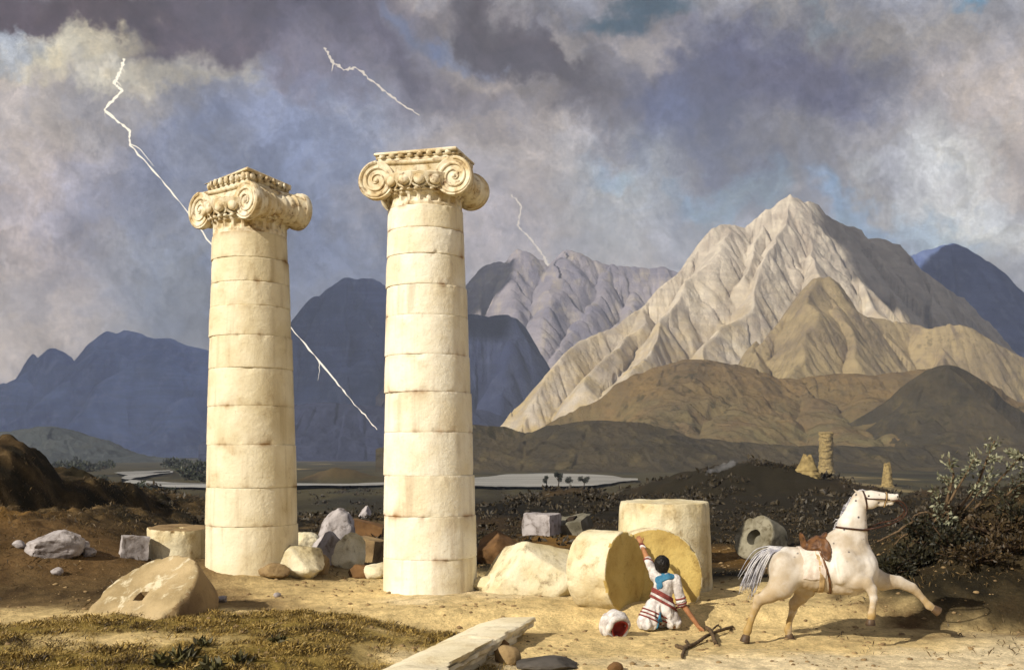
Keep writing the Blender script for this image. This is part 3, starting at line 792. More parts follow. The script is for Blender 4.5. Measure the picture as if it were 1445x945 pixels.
def all_mountains():
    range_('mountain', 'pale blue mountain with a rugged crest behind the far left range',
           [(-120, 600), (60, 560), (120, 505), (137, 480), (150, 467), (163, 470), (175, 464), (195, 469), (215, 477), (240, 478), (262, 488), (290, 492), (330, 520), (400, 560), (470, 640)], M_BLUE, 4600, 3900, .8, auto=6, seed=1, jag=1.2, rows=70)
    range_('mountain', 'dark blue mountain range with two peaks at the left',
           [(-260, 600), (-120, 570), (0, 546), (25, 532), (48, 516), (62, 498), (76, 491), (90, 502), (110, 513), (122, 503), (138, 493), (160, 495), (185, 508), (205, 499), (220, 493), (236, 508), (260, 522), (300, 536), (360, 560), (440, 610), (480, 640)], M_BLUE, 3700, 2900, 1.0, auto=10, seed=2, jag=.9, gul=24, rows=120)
    range_('mountain', 'grey blue mountain with jagged top seen between the columns',
           [(330, 600), (390, 500), (412, 462), (430, 440), (445, 416), (456, 414), (470, 402), (492, 392), (510, 390), (526, 394), (545, 402), (600, 420), (660, 470), (720, 560), (760, 630)], M_SLATE, 3300, 2500, 1.2, auto=6, seed=3, jag=1.5, gul=24, rows=130)
    range_('hill', 'low dark violet hill at the foot of the mountain between the columns',
           [(310, 640), (380, 590), (412, 572), (440, 567), (480, 569), (520, 573), (560, 580), (620, 590), (665, 578), (690, 600), (720, 640)], M_VIOLET, 1900, 1650, .5, auto=4, seed=4, jag=.6, rnd=60, gul=8, rows=90)
    range_('mountain', 'blue and lilac mountain with a notch where the lightning strikes',
           [(560, 560), (610, 470), (640, 425), (655, 405), (668, 396), (690, 372), (703, 368), (716, 373), (727, 358), (738, 351), (752, 362), (764, 366), (774, 377), (788, 364), (800, 353), (815, 357), (830, 361), (855, 372), (885, 375), (910, 379), (940, 378), (975, 390), (1030, 440), (1100, 560), (1140, 640)], M_LILAC, 2900, 2250, 1.2, fine=1.6, rough=8, auto=3, seed=5, jag=1.5, gul=22,
           spurs=([(738, 351, 2900), (735, 420, 2720), (745, 500, 2500)], [(800, 353, 2900), (785, 420, 2700), (770, 490, 2500), (762, 540, 2350)], [(855, 372, 2900), (835, 430, 2720), (800, 500, 2480)], [(910, 379, 2900), (890, 430, 2720), (850, 490, 2500)]))
    range_('mountain', 'dark blue rock shoulder right of the taller column',
           [(540, 640), (600, 470), (640, 440), (665, 443), (690, 445), (715, 441), (728, 447), (738, 468), (746, 482), (757, 496), (764, 510), (766, 530), (758, 570), (762, 640)], M_DKBLUE, 2200, 1900, 2.2, scree=0, auto=3, seed=6, jag=1.2, gul=18, rows=110)
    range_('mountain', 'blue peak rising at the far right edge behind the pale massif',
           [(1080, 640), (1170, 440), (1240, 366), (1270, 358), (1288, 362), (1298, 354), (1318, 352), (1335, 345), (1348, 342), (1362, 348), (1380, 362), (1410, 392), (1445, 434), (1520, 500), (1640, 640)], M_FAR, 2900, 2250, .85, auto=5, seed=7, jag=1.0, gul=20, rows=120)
    range_('mountain', 'tall pale limestone mountain lit by the sun with a sharp peak',
           [(690, 640, 1560), (728, 618, 1600), (742, 592, 1640), (757, 554, 1680), (770, 528, 1720), (790, 506, 1760), (806, 489, 1800), (818, 480, 1830), (840, 471, 1860), (868, 459, 1890), (884, 451, 1910), (900, 441, 1930), (918, 421, 1960), (934, 403, 1980), (958, 383, 2010), (976, 367, 2030), (988, 347, 2050), (1000, 327, 2070), (1016, 314, 2090), (1034, 316, 2100), (1050, 319, 2110), (1062, 306, 2120), (1080, 294, 2130), (1097, 287, 2140), (1115, 275, 2150), (1128, 279, 2160), (1142, 283, 2170), (1156, 290, 2180), (1164, 302, 2190), (1180, 310, 2200), (1196, 319, 2220), (1216, 325, 2240), (1226, 336, 2250), (1246, 339, 2270), (1266, 342, 2290), (1276, 352, 2300), (1290, 370, 2310), (1320, 392, 2330), (1360, 420, 2350), (1410, 470, 2380), (1470, 540, 2400), (1540, 640, 2420)],
           M_PALE, 2150, 1420, 1.12, seed=8, jag=1.9, gul=15, gf=.024, rnd=2, rows=300, step=1.2, rough=9, fine=2.2, scree=.6,
           spurs=([(1115, 275, 2150), (1098, 320, 2040), (1068, 380, 1900), (1030, 440, 1760), (985, 510, 1610), (955, 560, 1500)],
                  [(1016, 314, 2090), (996, 360, 1960), (955, 425, 1800), (905, 490, 1660), (860, 550, 1540)],
                  [(918, 421, 1960), (880, 480, 1780), (830, 545, 1620)],
                  [(1062, 306, 2120), (1052, 350, 2010), (1040, 390, 1900)],
                  [(1142, 283, 2170), (1144, 330, 2060), (1152, 380, 1930), (1172, 440, 1780)],
                  [(1164, 302, 2190), (1186, 350, 2090), (1216, 410, 1950), (1250, 470, 1800)],
                  [(1216, 325, 2240), (1246, 380, 2120), (1280, 440, 1970)],
                  [(1270, 346, 2295), (1300, 410, 2150), (1345, 470, 2000)]))
    range_('mountain', 'brown rocky spur rising to a blunt peak in front of the pale mountain',
           [(960, 640, 1320), (1030, 540, 1420), (1050, 512, 1450), (1080, 480, 1480), (1104, 450, 1510), (1124, 428, 1530), (1140, 405, 1545), (1152, 393, 1550), (1168, 390, 1550), (1180, 398, 1552), (1190, 415, 1555), (1204, 434, 1560), (1220, 448, 1570), (1236, 452, 1580), (1262, 452, 1590), (1290, 455, 1600), (1308, 461), (1340, 457), (1372, 463), (1400, 478), (1445, 505), (1500, 560), (1580, 640)], M_TAN, 1550, 1200, 1.2, seed=9, jag=1.5, gul=11, rnd=4, fine=1.6, rows=200,
           spurs=([(1168, 390, 1550), (1155, 440, 1450), (1130, 495, 1350), (1095, 550, 1260)], [(1180, 398, 1552), (1202, 455, 1460), (1216, 510, 1370)], [(1262, 452, 1590), (1262, 500, 1480), (1275, 545, 1380)], [(1330, 458, 1600), (1345, 510, 1480), (1350, 560, 1380)], [(1080, 480, 1480), (1062, 530, 1380)]))
    range_('hill', 'broad brown foothill rolling below the spur',
           [(800, 640), (850, 610), (868, 590), (880, 562), (896, 544), (920, 528), (950, 515), (985, 507), (1015, 512), (1045, 522), (1080, 531), (1120, 535), (1160, 529), (1200, 526), (1240, 530), (1280, 524), (1320, 519), (1345, 522), (1365, 535), (1390, 560), (1430, 610), (1480, 640)], M_BROWN, 1100, 860, .62, rough=6, fine=1.4, seed=10, jag=.8, gul=9, gf=.014, rnd=40, rows=170,
           spurs=([(985, 507, 1100), (955, 545, 1020), (925, 590, 930)], [(1045, 522, 1100), (1040, 565, 1000), (1025, 605, 900)], [(1120, 535, 1100), (1150, 575, 1000), (1180, 615, 900)], [(1200, 526, 1100), (1225, 570, 1000), (1255, 615, 900)], [(1300, 522, 1100), (1325, 570, 1010), (1370, 615, 930)]))
    range_('hill', 'dark brown hill running off the right edge',
           [(1180, 640), (1230, 600), (1270, 570), (1290, 545), (1312, 525), (1335, 515), (1352, 524), (1375, 545), (1400, 572), (1430, 600), (1470, 622), (1540, 640)], M_DARK, 960, 780, .7, auto=4, seed=11, jag=1.2, gul=9, rnd=14)
    range_('hill', 'low dark brown hill line along the far edge of the plain',
           [(560, 640), (640, 618), (668, 596), (680, 606), (700, 620), (722, 625), (750, 618), (790, 607), (818, 597), (850, 592), (880, 594), (905, 603), (940, 612), (985, 618), (1040, 624), (1120, 628), (1220, 630), (1330, 626), (1450, 628), (1600, 640)], M_DARK, 800, 660, .35, auto=9, seed=12, jag=.8, gul=5, rnd=40, rows=120)
    range_('hill', 'low grey green hills below the blue range at the left',
           [(-220, 620), (-60, 612), (0, 608), (40, 606), (66, 600), (82, 604), (100, 614), (120, 622), (140, 631), (170, 637), (210, 643), (250, 648), (300, 654), (360, 658)], M_GREY, 1500, 1150, .4, auto=6, seed=13, jag=.8, gul=7, rnd=40, rows=110)
all_mountains()
# =================================================================== materials of the ruins
S_CREAM = stone_mat('cream_marble', lin('#e8dcbd'), lin('#d8c9a4'), lin('#94703f'), .9, .45, .4, .45, .9, .35, .55, .78)
S_CREAM2 = stone_mat('pale_cream_marble', lin('#f0e8d2'), lin('#e3d6b6'), lin('#94683a'), .9, .45, .45, .45, .9, .35, .56, .78)
S_CAP = stone_mat('carved_marble', lin('#e8dec4'), lin('#cdb78c'), lin('#5f3a1a'), 2.6, .85, .4, .5, .85, .5, .50, .70)
S_YEL = stone_mat('yellow_cut_stone', lin('#d0b66e'), lin('#bb9e5a'), lin('#7a5a2c'), 1.3, .6, 0, .6, .9, .5)
S_PALE = stone_mat('pale_drum_stone', lin('#e0d4b2'), lin('#cbb98e'), lin('#86663a'), 1.2, .7, .45, .7, .9, .5, .53, .72)
S_WHITE = stone_mat('white_boulder', lin('#e0d5b6'), lin('#c9b98f'), lin('#75624a'), 1.4, .8, .2, .8, .9, .55, .52, .70)
S_LILAC = stone_mat('lilac_grey_stone', lin('#b3aba8'), lin('#918985'), lin('#5d5147'), 1.9, .8, .2, .8, .9, .6, .5, .68)
S_TANR = stone_mat('tan_stone', lin('#9d845c'), lin('#80694a'), lin('#4f3a22'), 1.5, .7, .2, .8, .9, .6)
S_GREY = stone_mat('lichen_grey_stone', lin('#7d7767'), lin('#5f5a4a'), lin('#3a3324'), 1.6, .7, 0, .5, .9, .5)
S_BRN = stone_mat('brown_stone', lin('#7a5a38'), lin('#5e4429'), lin('#33241a'), 1.4, .6, 0, .5, .9, .4)
S_DKGR = stone_mat('dark_grey_tone', lin('#57514a'), lin('#46413b'), lin('#2b2722'), 2.5, .6, 0, .4, .9, .4)
S_LICH = stone_mat('pale_lichen_stone', lin('#8d8672'), lin('#6b6450'), lin('#453a26'), 2.2, .75, 0, .5, .9, .6, .5, .66)
S_OLD = stone_mat('ochre_ruin_stone', lin('#9a8658'), lin('#7c6a44'), lin('#463a24'), .9, .6, .2, .5, .9, .5)
S_TANF = stone_mat('tan_cut_stone', lin('#b8a178'), lin('#94805a'), lin('#ddd0b0'), 1.0, .8, .15, .8, .9, .2, .54, .66)
DARK = plain_mat('dark_socket_shade', lin('#3a2e22'), lin('#2c231a'), 6)

# =================================================================== drums
def chip_fn(seed, rtop, rbot, h, amt=.03, edge=.05):
    def fn(T, r, z):
        R = np.maximum(r, 1e-6)
        x, y = np.cos(T), np.sin(T)
        n = fbm(x * 1.6 + seed, y * 1.6, z * 1.2 + seed, 5)
        n2 = fbm(x * 5 + seed, y * 5, z * 5, 3)
        big = np.maximum(rtop, rbot)
        w = (R / big).clip(0, 1) ** 4
        near = np.exp(-((h - z) / (edge * 1.8)) ** 2) + np.exp(-(z / (edge * 1.8)) ** 2)
        bite = np.clip(fbm(x * 3 + seed * 2, y * 3, seed + z * 2, 4) - .12, 0, 1)
        return r - w * (amt * .5 * n + amt * .3 * n2 + near * bite * amt * 5.0), z - (near * np.clip(n, 0, 1) * amt * .6) * (z > h * .5)
    return fn

def drum_geo(rbot, rtop, h, seed, hole=0.0, square=True, hd=.14, amt=.03, seg=96, rings=18, big_bites=(), bev=None):
    """drum standing on z=0 with a socket in its upper face; returns (V,F) of the stone and (V,F) of the socket"""
    zs = np.linspace(0, h, rings)
    rr = rbot + (rtop - rbot) * zs / h
    b = .012 * rbot / .7 if bev is None else bev
    prof = [(rbot * .02, 0.0), (rbot * .5, 0), (rbot - 2 * b, 0)] + [(rr[i] - (b if i in (0, rings - 1) else 0), min(max(zs[i], b * .6), h - b * .6)) for i in range(rings)]
    prof += [(rtop - 2.2 * b, h), (rtop * .86, h), (rtop * .7, h), (rtop * .55, h), (rtop * .40, h)]
    if hole: prof += [(hole * 1.12, h), (hole, h - .01), (hole * .97, h - hd)]
    else: prof += [(rtop * .2, h), (rtop * .02, h)]
    f0 = chip_fn(seed, rtop, rbot, h, amt)
    nsq = 3 if hole else 0
    def fn(T, r, z):
        r2, z2 = f0(T, r, z)
        for (th, hgt, wd, dp) in big_bites:
            dth = (T - math.radians(th) + PI) % (2 * PI) - PI
            r2 = r2 - dp * np.exp(-(dth * rbot / wd) ** 2 - ((z - hgt) / wd) ** 2) * (r > rtop * .5)
        inner = r < rtop * .95
        z2 = z2 + np.where(inner & (z > h * .6), .010 * fbm(np.cos(T) * r * 5, np.sin(T) * r * 5, seed, 4), 0)
        if hole and square:
            m = 1 / np.maximum(np.abs(np.cos(T)), np.abs(np.sin(T)))
            k = np.arange(r.shape[0])[:, None] >= r.shape[0] - 3
            r2 = np.where(k, r * m * .88, r2)
        return r2, z2
    V, Fc = lathe(prof, seg, fn, True, True)
    return V, Fc

def place(V, M, loc): return np.asarray(V) @ np.asarray(M).T + np.asarray(loc, float)

# =================================================================== Ionic column
def volute_spiral(rv, turns=2.6, n=90, sign=1, a0=PI / 2):
    t = np.linspace(0, 1, n)
    a = a0 + sign * t * turns * 2 * PI
    r = rv * (1 - t) ** .82 * .93 + rv * .07
    return np.stack([r * np.cos(a), np.zeros(n), r * np.sin(a)], -1), .105 * rv * (1 - .72 * t)

def capital(parent, R, Hc, yaw, base, half, rv, depth, seed=0, damage=0.0):
    """Ionic capital; local front is -y; base = world point of the neck's underside"""
    M = rot('Z', yaw)
    W = lambda V: place(V, M, base)
    s = Hc / 1.16
    neck_h = .27 * s
    # neck with the tops of unfinished flutes
    zs = np.linspace(0, neck_h, 26); seg = 288; nf = 22
    th = np.linspace(0, 2 * PI, seg, endpoint=False)
    T, Z = np.meshgrid(th, zs)
    ph = (T * nf / (2 * PI)) % 1 - .5
    top = neck_h * .70; wd = .34
    arch = np.where(Z < top, np.abs(ph) < wd, (ph / wd) ** 2 + ((Z - top) / (neck_h * .17)) ** 2 < 1)
    fade = sstep(neck_h * .18, neck_h * .42, Z)
    prof = np.sqrt(np.clip(1 - (ph / wd) ** 2, 0, 1))
    Rr = R * (1 + .05 * sstep(neck_h * .7, neck_h, Z)) - .085 * R * arch * prof * fade + .006 * fbm(np.cos(T) * 6, np.sin(T) * 6, Z * 8 + seed, 3)
    V = np.stack([Rr * np.cos(T), Rr * np.sin(T), Z], -1).reshape(-1, 3)
    cap = build('capital', (W(V), [tuple(q) for q in grid_faces(seg, len(zs), True)] + [tuple((len(zs) - 1) * seg + k for k in range(seg))]), S_CAP, parent, angle=50)
    P_ = lambda name, mb, mat=S_CAP, ang=45: build(name, (W(mb.V()), mb.f), mat, cap, angle=ang)
    # bead moulding
    mb = MB(); z0 = neck_h
    mb.add(*lathe([(R * .9, z0), (R * 1.06, z0 + .005), (R * 1.09, z0 + .03 * s), (R * 1.06, z0 + .055 * s), (R * .9, z0 + .06 * s)], 96))
    for k in range(34):
        a = 2 * PI * k / 34; mb.add(*sphere((R * 1.09 * math.cos(a), R * 1.09 * math.sin(a), z0 + .03 * s), (.05 * s, .05 * s, .036 * s), 10, 7))
    P_('bead_moulding', mb)
    # egg moulding (echinus)
    z1 = neck_h + .06 * s; z2 = z1 + .30 * s
    mb = MB()
    mb.add(*lathe([(R * .92, z1), (R * 1.04, z1 + .01), (R * 1.16, z1 + .08 * s), (R * 1.25, z1 + .18 * s), (R * 1.27, z2 - .03), (R * 1.2, z2)], 96))
    ne = 18
    for k in range(ne):
        a = 2 * PI * (k + .5) / ne - PI / 2
        c = np.array([math.cos(a), math.sin(a), 0]); tx = np.array([-math.sin(a), math.cos(a), 0])
        Re = np.stack([tx, c, np.array([0, 0, 1.])], 1) @ rot('X', 24)
        mb.add(*sphere(c * R * 1.185 + np.array([0, 0, z1 + .15 * s]), (.105 * R / .7, .085, .135 * s), 14, 10, Re))
        # shell round each egg
        pts = []
        for q in np.linspace(-2.35, 2.35, 15):
            loc = np.array([math.sin(q) * .165 * R / .7, 0, -math.cos(q) * .165 * s])
            rad = 1.19 + .40 * (loc[2] + .0) / 1.0
            pts.append(c * R * rad + tx * loc[0] + np.array([0, 0, z1 + .16 * s + loc[2]]))
        mb.add(*tube(pts, .022 * s, 6))
    P_('egg_moulding', mb)
    # cushion between the volutes with its channel
    zc = neck_h + .06 * s + .20 * s           # volute centre height
    zt = zc + rv
    mb = MB()
    mb.add(*box((0, 0, zt - .17 * s), (half * 2, depth * 2 - .14, .30 * s), None, .03))
    for sy in (-1, 1):
        mb.add(*tube([(-half - .02, sy * (depth - .06), zt - .035 * s), (-half * .3, sy * (depth - .05), zt - .045 * s), (half * .3, sy * (depth - .05), zt - .045 * s), (half + .02, sy * (depth - .06), zt - .035 * s)], .040 * s, 8))
        mb.add(*tube([(-half + rv * .45, sy * (depth - .07), zt - .27 * s), (0, sy * (depth - .05), zt - .33 * s), (half - rv * .45, sy * (depth - .07), zt - .27 * s)], .030 * s, 8))
    P_('cushion', mb)
    # volutes
    for sx in (-1, 1):
        for sy in (-1, 1):
            mb = MB()
            V, Fc = lathe([(rv * .05, -.075), (rv * .97, -.075), (rv, -.055), (rv, .055), (rv * .96, .072), (rv * .80, .052), (rv * .4, .040), (rv * .14, .045), (rv * .03, .05)], 56,
                          lambda T, r, z: (r * (1 + .012 * fbm(np.cos(T) * 2 + sx * 3, np.sin(T) * 2, sy * 3 + seed, 3)), z))
            A = np.array([[1, 0, 0], [0, 0, sy], [0, -sy, 0]]) if False else np.array([[1, 0, 0], [0, 0, 1.0 * sy], [0, 1, 0]])
            V = V @ A.T
            mb.add(V + np.array([sx * half, sy * (depth - .075), zc]), Fc)
            sp, rr = volute_spiral(rv * .95, sign=-1 * sx * -1 if False else (1 if sx < 0 else -1))
            sp = sp + np.array([sx * half, sy * (depth - .02), zc])
            mb.add(*tube(sp, rr, 7))
            mb.add(*sphere((sx * half, sy * (depth - .03), zc), (rv * .13, .05, rv * .13), 12, 8))
            P_('volute', mb)
        mb = MB()
        ys = np.linspace(-depth + .14, depth - .14, 33); u = ys / (depth - .14)
        pr = rv * (.60 + .36 * np.abs(u) ** 1.6) + .022 * (np.abs(np.abs(u) - .22) < .05) + .022 * (np.abs(np.abs(u) - .45) < .05) + .02 * (np.abs(np.abs(u) - .68) < .05)
        V, Fc = lathe(list(zip(pr, ys)), 48)
        V = V @ np.array([[1, 0, 0], [0, 0, 1.0], [0, 1, 0]]).T
        mb.add(V + np.array([sx * half, 0, zc + .0]), Fc)
        P_('bolster', mb)
    # abacus with egg edge
    mb = MB(); za = zt; ha = Hc - zt
    ax, ay = half * 1.06, depth * .96
    mb.add(*box((0, 0, za + ha * .12), (ax * 1.86, ay * 1.86, ha * .22), None, .01))
    mb.add(*box((0, 0, za + ha * .50), (ax * 1.90, ay * 1.90, ha * .52), None, .02))
    mb.add(*box((0, 0, za + ha * .89), (ax * 2.02, ay * 2.02, ha * .22), None, .012))
    for (L, D, sw) in ((ax, ay, 0), (ay, ax, 1)):
        n = max(5, int(L * 2 / .19))
        for k in range(n):
            q = -L * .92 + (k + .5) * 2 * L * .92 / n
            for sy in (-1, 1):
                c = (q, sy * D * .965, za + ha * .48); r = (.062, .05, ha * .27)
                if sw: c = (c[1], c[0], c[2]); r = (r[1], r[0], r[2])
                mb.add(*sphere(c, r, 10, 7))
    V = mb.V()
    n = fbm(V[:, 0] * 2 + seed, V[:, 1] * 2, V[:, 2] * 3, 4)
    V[:, 2] -= np.where(V[:, 2] > za + ha * .6, np.clip(n - .05, 0, 1) * .12 * (1 + damage), 0)
    if damage:   # broken corner
        c = np.exp(-((V[:, 0] - ax) / .35) ** 2 - ((V[:, 1] - ay) / .35) ** 2) + .6 * np.exp(-((V[:, 0] + ax) / .3) ** 2 - ((V[:, 1] + ay) / .3) ** 2)
        V[:, 0] -= .18 * c * np.sign(V[:, 0]); V[:, 1] -= .12 * c * np.sign(V[:, 1]); V[:, 2] -= .05 * c
    mb2 = MB(); mb2.v = [V]; mb2.f = mb.f; mb2.n = len(V)
    P_('abacus', mb2)
    return cap

def column(name, label, px_c, Y, pys, radii, cap_py, mat, yaw, half, rv, depth, seed, damage=0):
    """pys: joint heights in the photograph (bottom to top of the shaft); radii at bottom and top"""
    x0 = (px_c[0] - HX) / F * Y
    rr_ = np.linspace(radii[0], radii[1], len(pys))
    zs = [CAMZ - (py - HY) / F * (Y - r_ * .93) for py, r_ in zip(pys, rr_)]
    t = thing(name, label, 'column', (x0, Y, zs[0]))
    z0, z1 = zs[0], zs[-1]
    xt = (px_c[1] - HX) / F * Y
    for i in range(len(zs) - 1):
        a = (zs[i] - z0) / (z1 - z0); b = (zs[i + 1] - z0) / (z1 - z0)
        ent = lambda q: radii[0] + (radii[1] - radii[0]) * (q ** 1.0) + .02 * math.sin(PI * q)
        zb = zs[i] - (.35 if i == 0 else 0)
        V, Fc = drum_geo(ent(a), ent(b), zs[i + 1] - zb - .002, seed + i * 3.7, 0, amt=.007, seg=150, rings=34, bev=.004)
        V = V @ rot('Z', 40 * i).T
        V = V + np.array([x0 + (xt - x0) * (a + b) / 2 + .008 * math.sin(i * 2.3 + seed), Y + .008 * math.cos(i * 1.7), zb])
        o = build('shaft_drum', (V, Fc), mat, t, angle=45)
        h_ = V[:, 2]; e_ = np.minimum(h_ - h_.min() + (9 if i == 0 else 0), h_.max() - h_)
        n_ = fbm(V[:, 0] * 2.5 + seed, V[:, 1] * 2.5, V[:, 2] * 1.2, 5)
        a_ = np.clip(np.exp(-e_ / .030) * (.06 + 1.1 * n_) + np.exp(-e_ / .16) * np.clip(n_ - .2, 0, 1) * .8, 0, 1)
        at_ = o.data.attributes.new('grime', 'FLOAT', 'POINT'); at_.data.foreach_set('value', a_.astype(np.float32))
    Hc = CAMZ - (cap_py - HY) / F * (Y - depth * 1.0) - z1
    capital(t, radii[1] * .985, Hc, yaw, (xt, Y, z1 - .002), half, rv, depth, seed, damage)
    return t

column('ionic_column', 'left cream marble column with its worn capital turned cornerwise to the viewer', (356, 353), 22.0,
       [797, 743, 688, 627, 572, 518, 472, 430, 396, 362, 326], (.945, .755), 241, S_CREAM, -38, .745, .375, .72, 3, 1)
column('ionic_column', 'right and taller cream marble column with a crisp scrolled capital facing the viewer', (608, 600), 20.5,
       [836, 790, 729, 671, 609, 552, 499, 443, 400, 357, 320, 288], (.905, .72), 206, S_CREAM2, -13, .755, .36, .68, 11, 0)

# =================================================================== loose drums and blocks
def aim(axis, roll=0):
    """matrix that turns local +z to the axis"""
    q = Vector(axis).to_track_quat('Z', 'Y').to_matrix()
    return np.array(q) @ rot('Z', roll)

def drum_thing(name, label, cat, base, axis, rb, rt, h, seed, mat, face_mat=None, hole=.12, roll=20, amt=.03, square=True, bites=(), hd=.14, group=None):
    """base = world point of the centre of its hidden end"""
    M = aim(axis, roll)
    V, Fc = drum_geo(rb, rt, h, seed, hole, square, hd, amt, big_bites=bites)
    lo = place(V, M, base)
    o = build(name, (lo, Fc), mat, None, (base[0], base[1], float(lo[:, 2].min())), angle=40)
    tag(o, label, cat, group)
    if face_mat is not None:
        o.data.materials.append(face_mat)
        n = len(V) // 96
        for p in o.data.polygons:
            z = np.mean([V[i][2] for i in p.vertices]); r = np.mean([math.hypot(V[i][0], V[i][1]) for i in p.vertices])
            if z > h - .03 and r < rt * .97: p.material_index = 1
    return o

# half buried drum in the left foreground: face tilted up towards the left
Y = hit(190, 866)[1] + .3
c = P(188, 838, Y)
axis = np.array([-.34, -.50, .80]); axis /= np.linalg.norm(axis)
drum_thing('fallen_drum', 'large fallen column drum with a square socket half buried in grass at the left', 'column drum', c - axis * .70 + np.array([.12, 0, -.02]), axis, 1.02, 1.0, .70, 21, S_TANR, S_TANF, .115, 8, .03)
# small standing drum behind it
Y = hit(251, 790)[1] + .5
c = P(251, 792, Y)
drum_thing('standing_drum', 'short upright column drum with pale left side beside the left column', 'column drum', (c[0], Y, c[2] - .12), (.02, -.06, 1), .66, .64, .88, 31, S_PALE, S_TANR, .11, 30, .035)
# lying drum by the man
Y = hit(876, 864)[1] + .25
axis = np.array([.80, -.60, .02]); axis /= np.linalg.norm(axis)
fc = P(884, 806, Y)
drum_thing('lying_drum', 'pale drum lying on its side, its yellow cut face turned to the kneeling man', 'column drum', fc - axis * .78, axis, .70, .695, .78, 41, S_PALE, S_YEL, 0, 0, .03, bites=((200, .6, .13, .07),))
# second disc behind the man, facing the viewer
Y = hit(876, 864)[1] + .75
fc = P(924, 815, Y)
axis = np.array([.10, -1, .10]); axis /= np.linalg.norm(axis)
drum_thing('lying_drum', 'drum with a round yellow face behind the kneeling man', 'column drum', fc - axis * .55, axis, .90, .87, .55, 47, S_PALE, S_YEL, 0, 0, .02)
# upright drum at the back
Y = hit(876, 864)[1] + 2.9
c = P(937, 828, Y)
drum_thing('standing_drum', 'big upright drum standing behind the two lying drums', 'column drum', (c[0], Y, c[2] - .3), (0, -.02, 1), .945, .865, 1.98, 53, S_PALE, None, 0, 0, .035, bites=((215, 1.7, .2, .16), (262, 1.55, .1, .06)))
# ring drum leaning at the right
Y = hit(1072, 790)[1] + .2
axis = np.array([-.74, -.56, .40]); axis /= np.linalg.norm(axis)
fc = P(1063, 757, Y)
drum_thing('ring_drum', 'lichen grey ring shaped drum leaning behind the horse', 'column drum', fc - axis * .5 * Y / 21.5, axis, .50 * Y / 21.5, .48 * Y / 21.5, .50 * Y / 21.5, 59, S_GREY, S_LICH, .2, 10, .035, False, hd=.3)
# flat block with a hole, far behind the white boulder
Y = 26.0
def block(name, label, cat, Y, px, py, size, R, mat, seed=0, hole=None, amt=.035, sub=14, group=None):
    """weathered block with its centre seen at px,py"""
    n = sub
    g = np.linspace(-1, 1, n + 1)
    mb = MB()
    for ax in range(3):
        for s_ in (-1, 1):
            U, Wd = np.meshgrid(g, g, indexing='ij')
            Q = np.empty(U.shape + (3,)); Q[..., ax] = s_; Q[..., (ax + 1) % 3] = U * s_; Q[..., (ax + 2) % 3] = Wd
            mb.add(Q.reshape(-1, 3), grid_faces(n + 1, n + 1))
    V = mb.V(); sz = np.asarray(size) / 2
    # soft corners, chips
    r = np.linalg.norm(np.maximum(np.abs(V) - .86, 0), axis=1)
    V = V - np.sign(V) * np.maximum(np.abs(V) - .86, 0) * (r / .14 * .35)[:, None].clip(0, .35)
    Pp = V * sz
    k = np.stack([fbm(Pp[:, 0] * 2.2 + seed + 10 * i, Pp[:, 1] * 2.2, Pp[:, 2] * 2.2, 4) for i in range(3)], 1)
    edge = np.sort(np.abs(V), axis=1)[:, 1]
    Pp = Pp + amt * k * .7 - np.sign(V) * (amt * 2.2 * np.clip(k[:, :1], 0, 1) * sstep(.7, 1, edge)[:, None])
    Pp = Pp @ np.asarray(R).T
    Yh = hit(px, py + .7 * (Pp[:, 2].max() - Pp[:, 2].min()) / 2 / Y * F)[1]
    Pp = Pp * (Yh / Y); Y0_, Y = Y, Yh
    W = Pp + P(px, py, Y)
    o = build(name, (W, mb.f), mat, None, (P(px, py, Y)[0], Y, float(W[:, 2].min())), angle=38)
    tag(o, label, cat, group)
    if hole:
        M2 = MB(); M2.add(*box((hole[0], hole[1], size[2] / 2), (hole[2], hole[2] * 1.2, .06), None, .01))  # dark box stands in for the shade inside a hole
        build('socket', (place(M2.V() * (Y / Y0_), R, P(px, py, Y)), M2.f), DARK, o)
    return o
block('stone_block', 'grey squared block with a pale lit side standing in the dark hollow', 'stone block', 26.0, 765, 741, (.78, .7, .62), rot('Z', -28), S_LILAC, 61)
block('stone_block', 'flat greenish grey block with a socket marked by a dark square beside the grey squared block', 'stone block', 25.0, 808, 741, (.80, .72, .36), rot('Z', -24) @ rot('X', 14) @ rot('Y', -9), S_GREY, 63, hole=(.04, -.05, .2))
block('stone_block', 'small lilac block left of the short upright drum', 'stone block', 24.2, 190, 773, (.62, .55, .56), rot('Z', 24) @ rot('Y', 6), S_LILAC, 65, amt=.05)
block('stone_block', 'squared tan block at the foot of the taller column', 'stone block', 20.6, 519, 777, (.54, .5, .52), rot('Z', -22) @ rot('Y', 8), S_TANR, 67)
block('stone_block', 'long brown block lying behind the lilac stone', 'stone block', 22.3, 520, 748, (.8, .45, .36), rot('Z', -14) @ rot('Y', 12), S_BRN, 69)

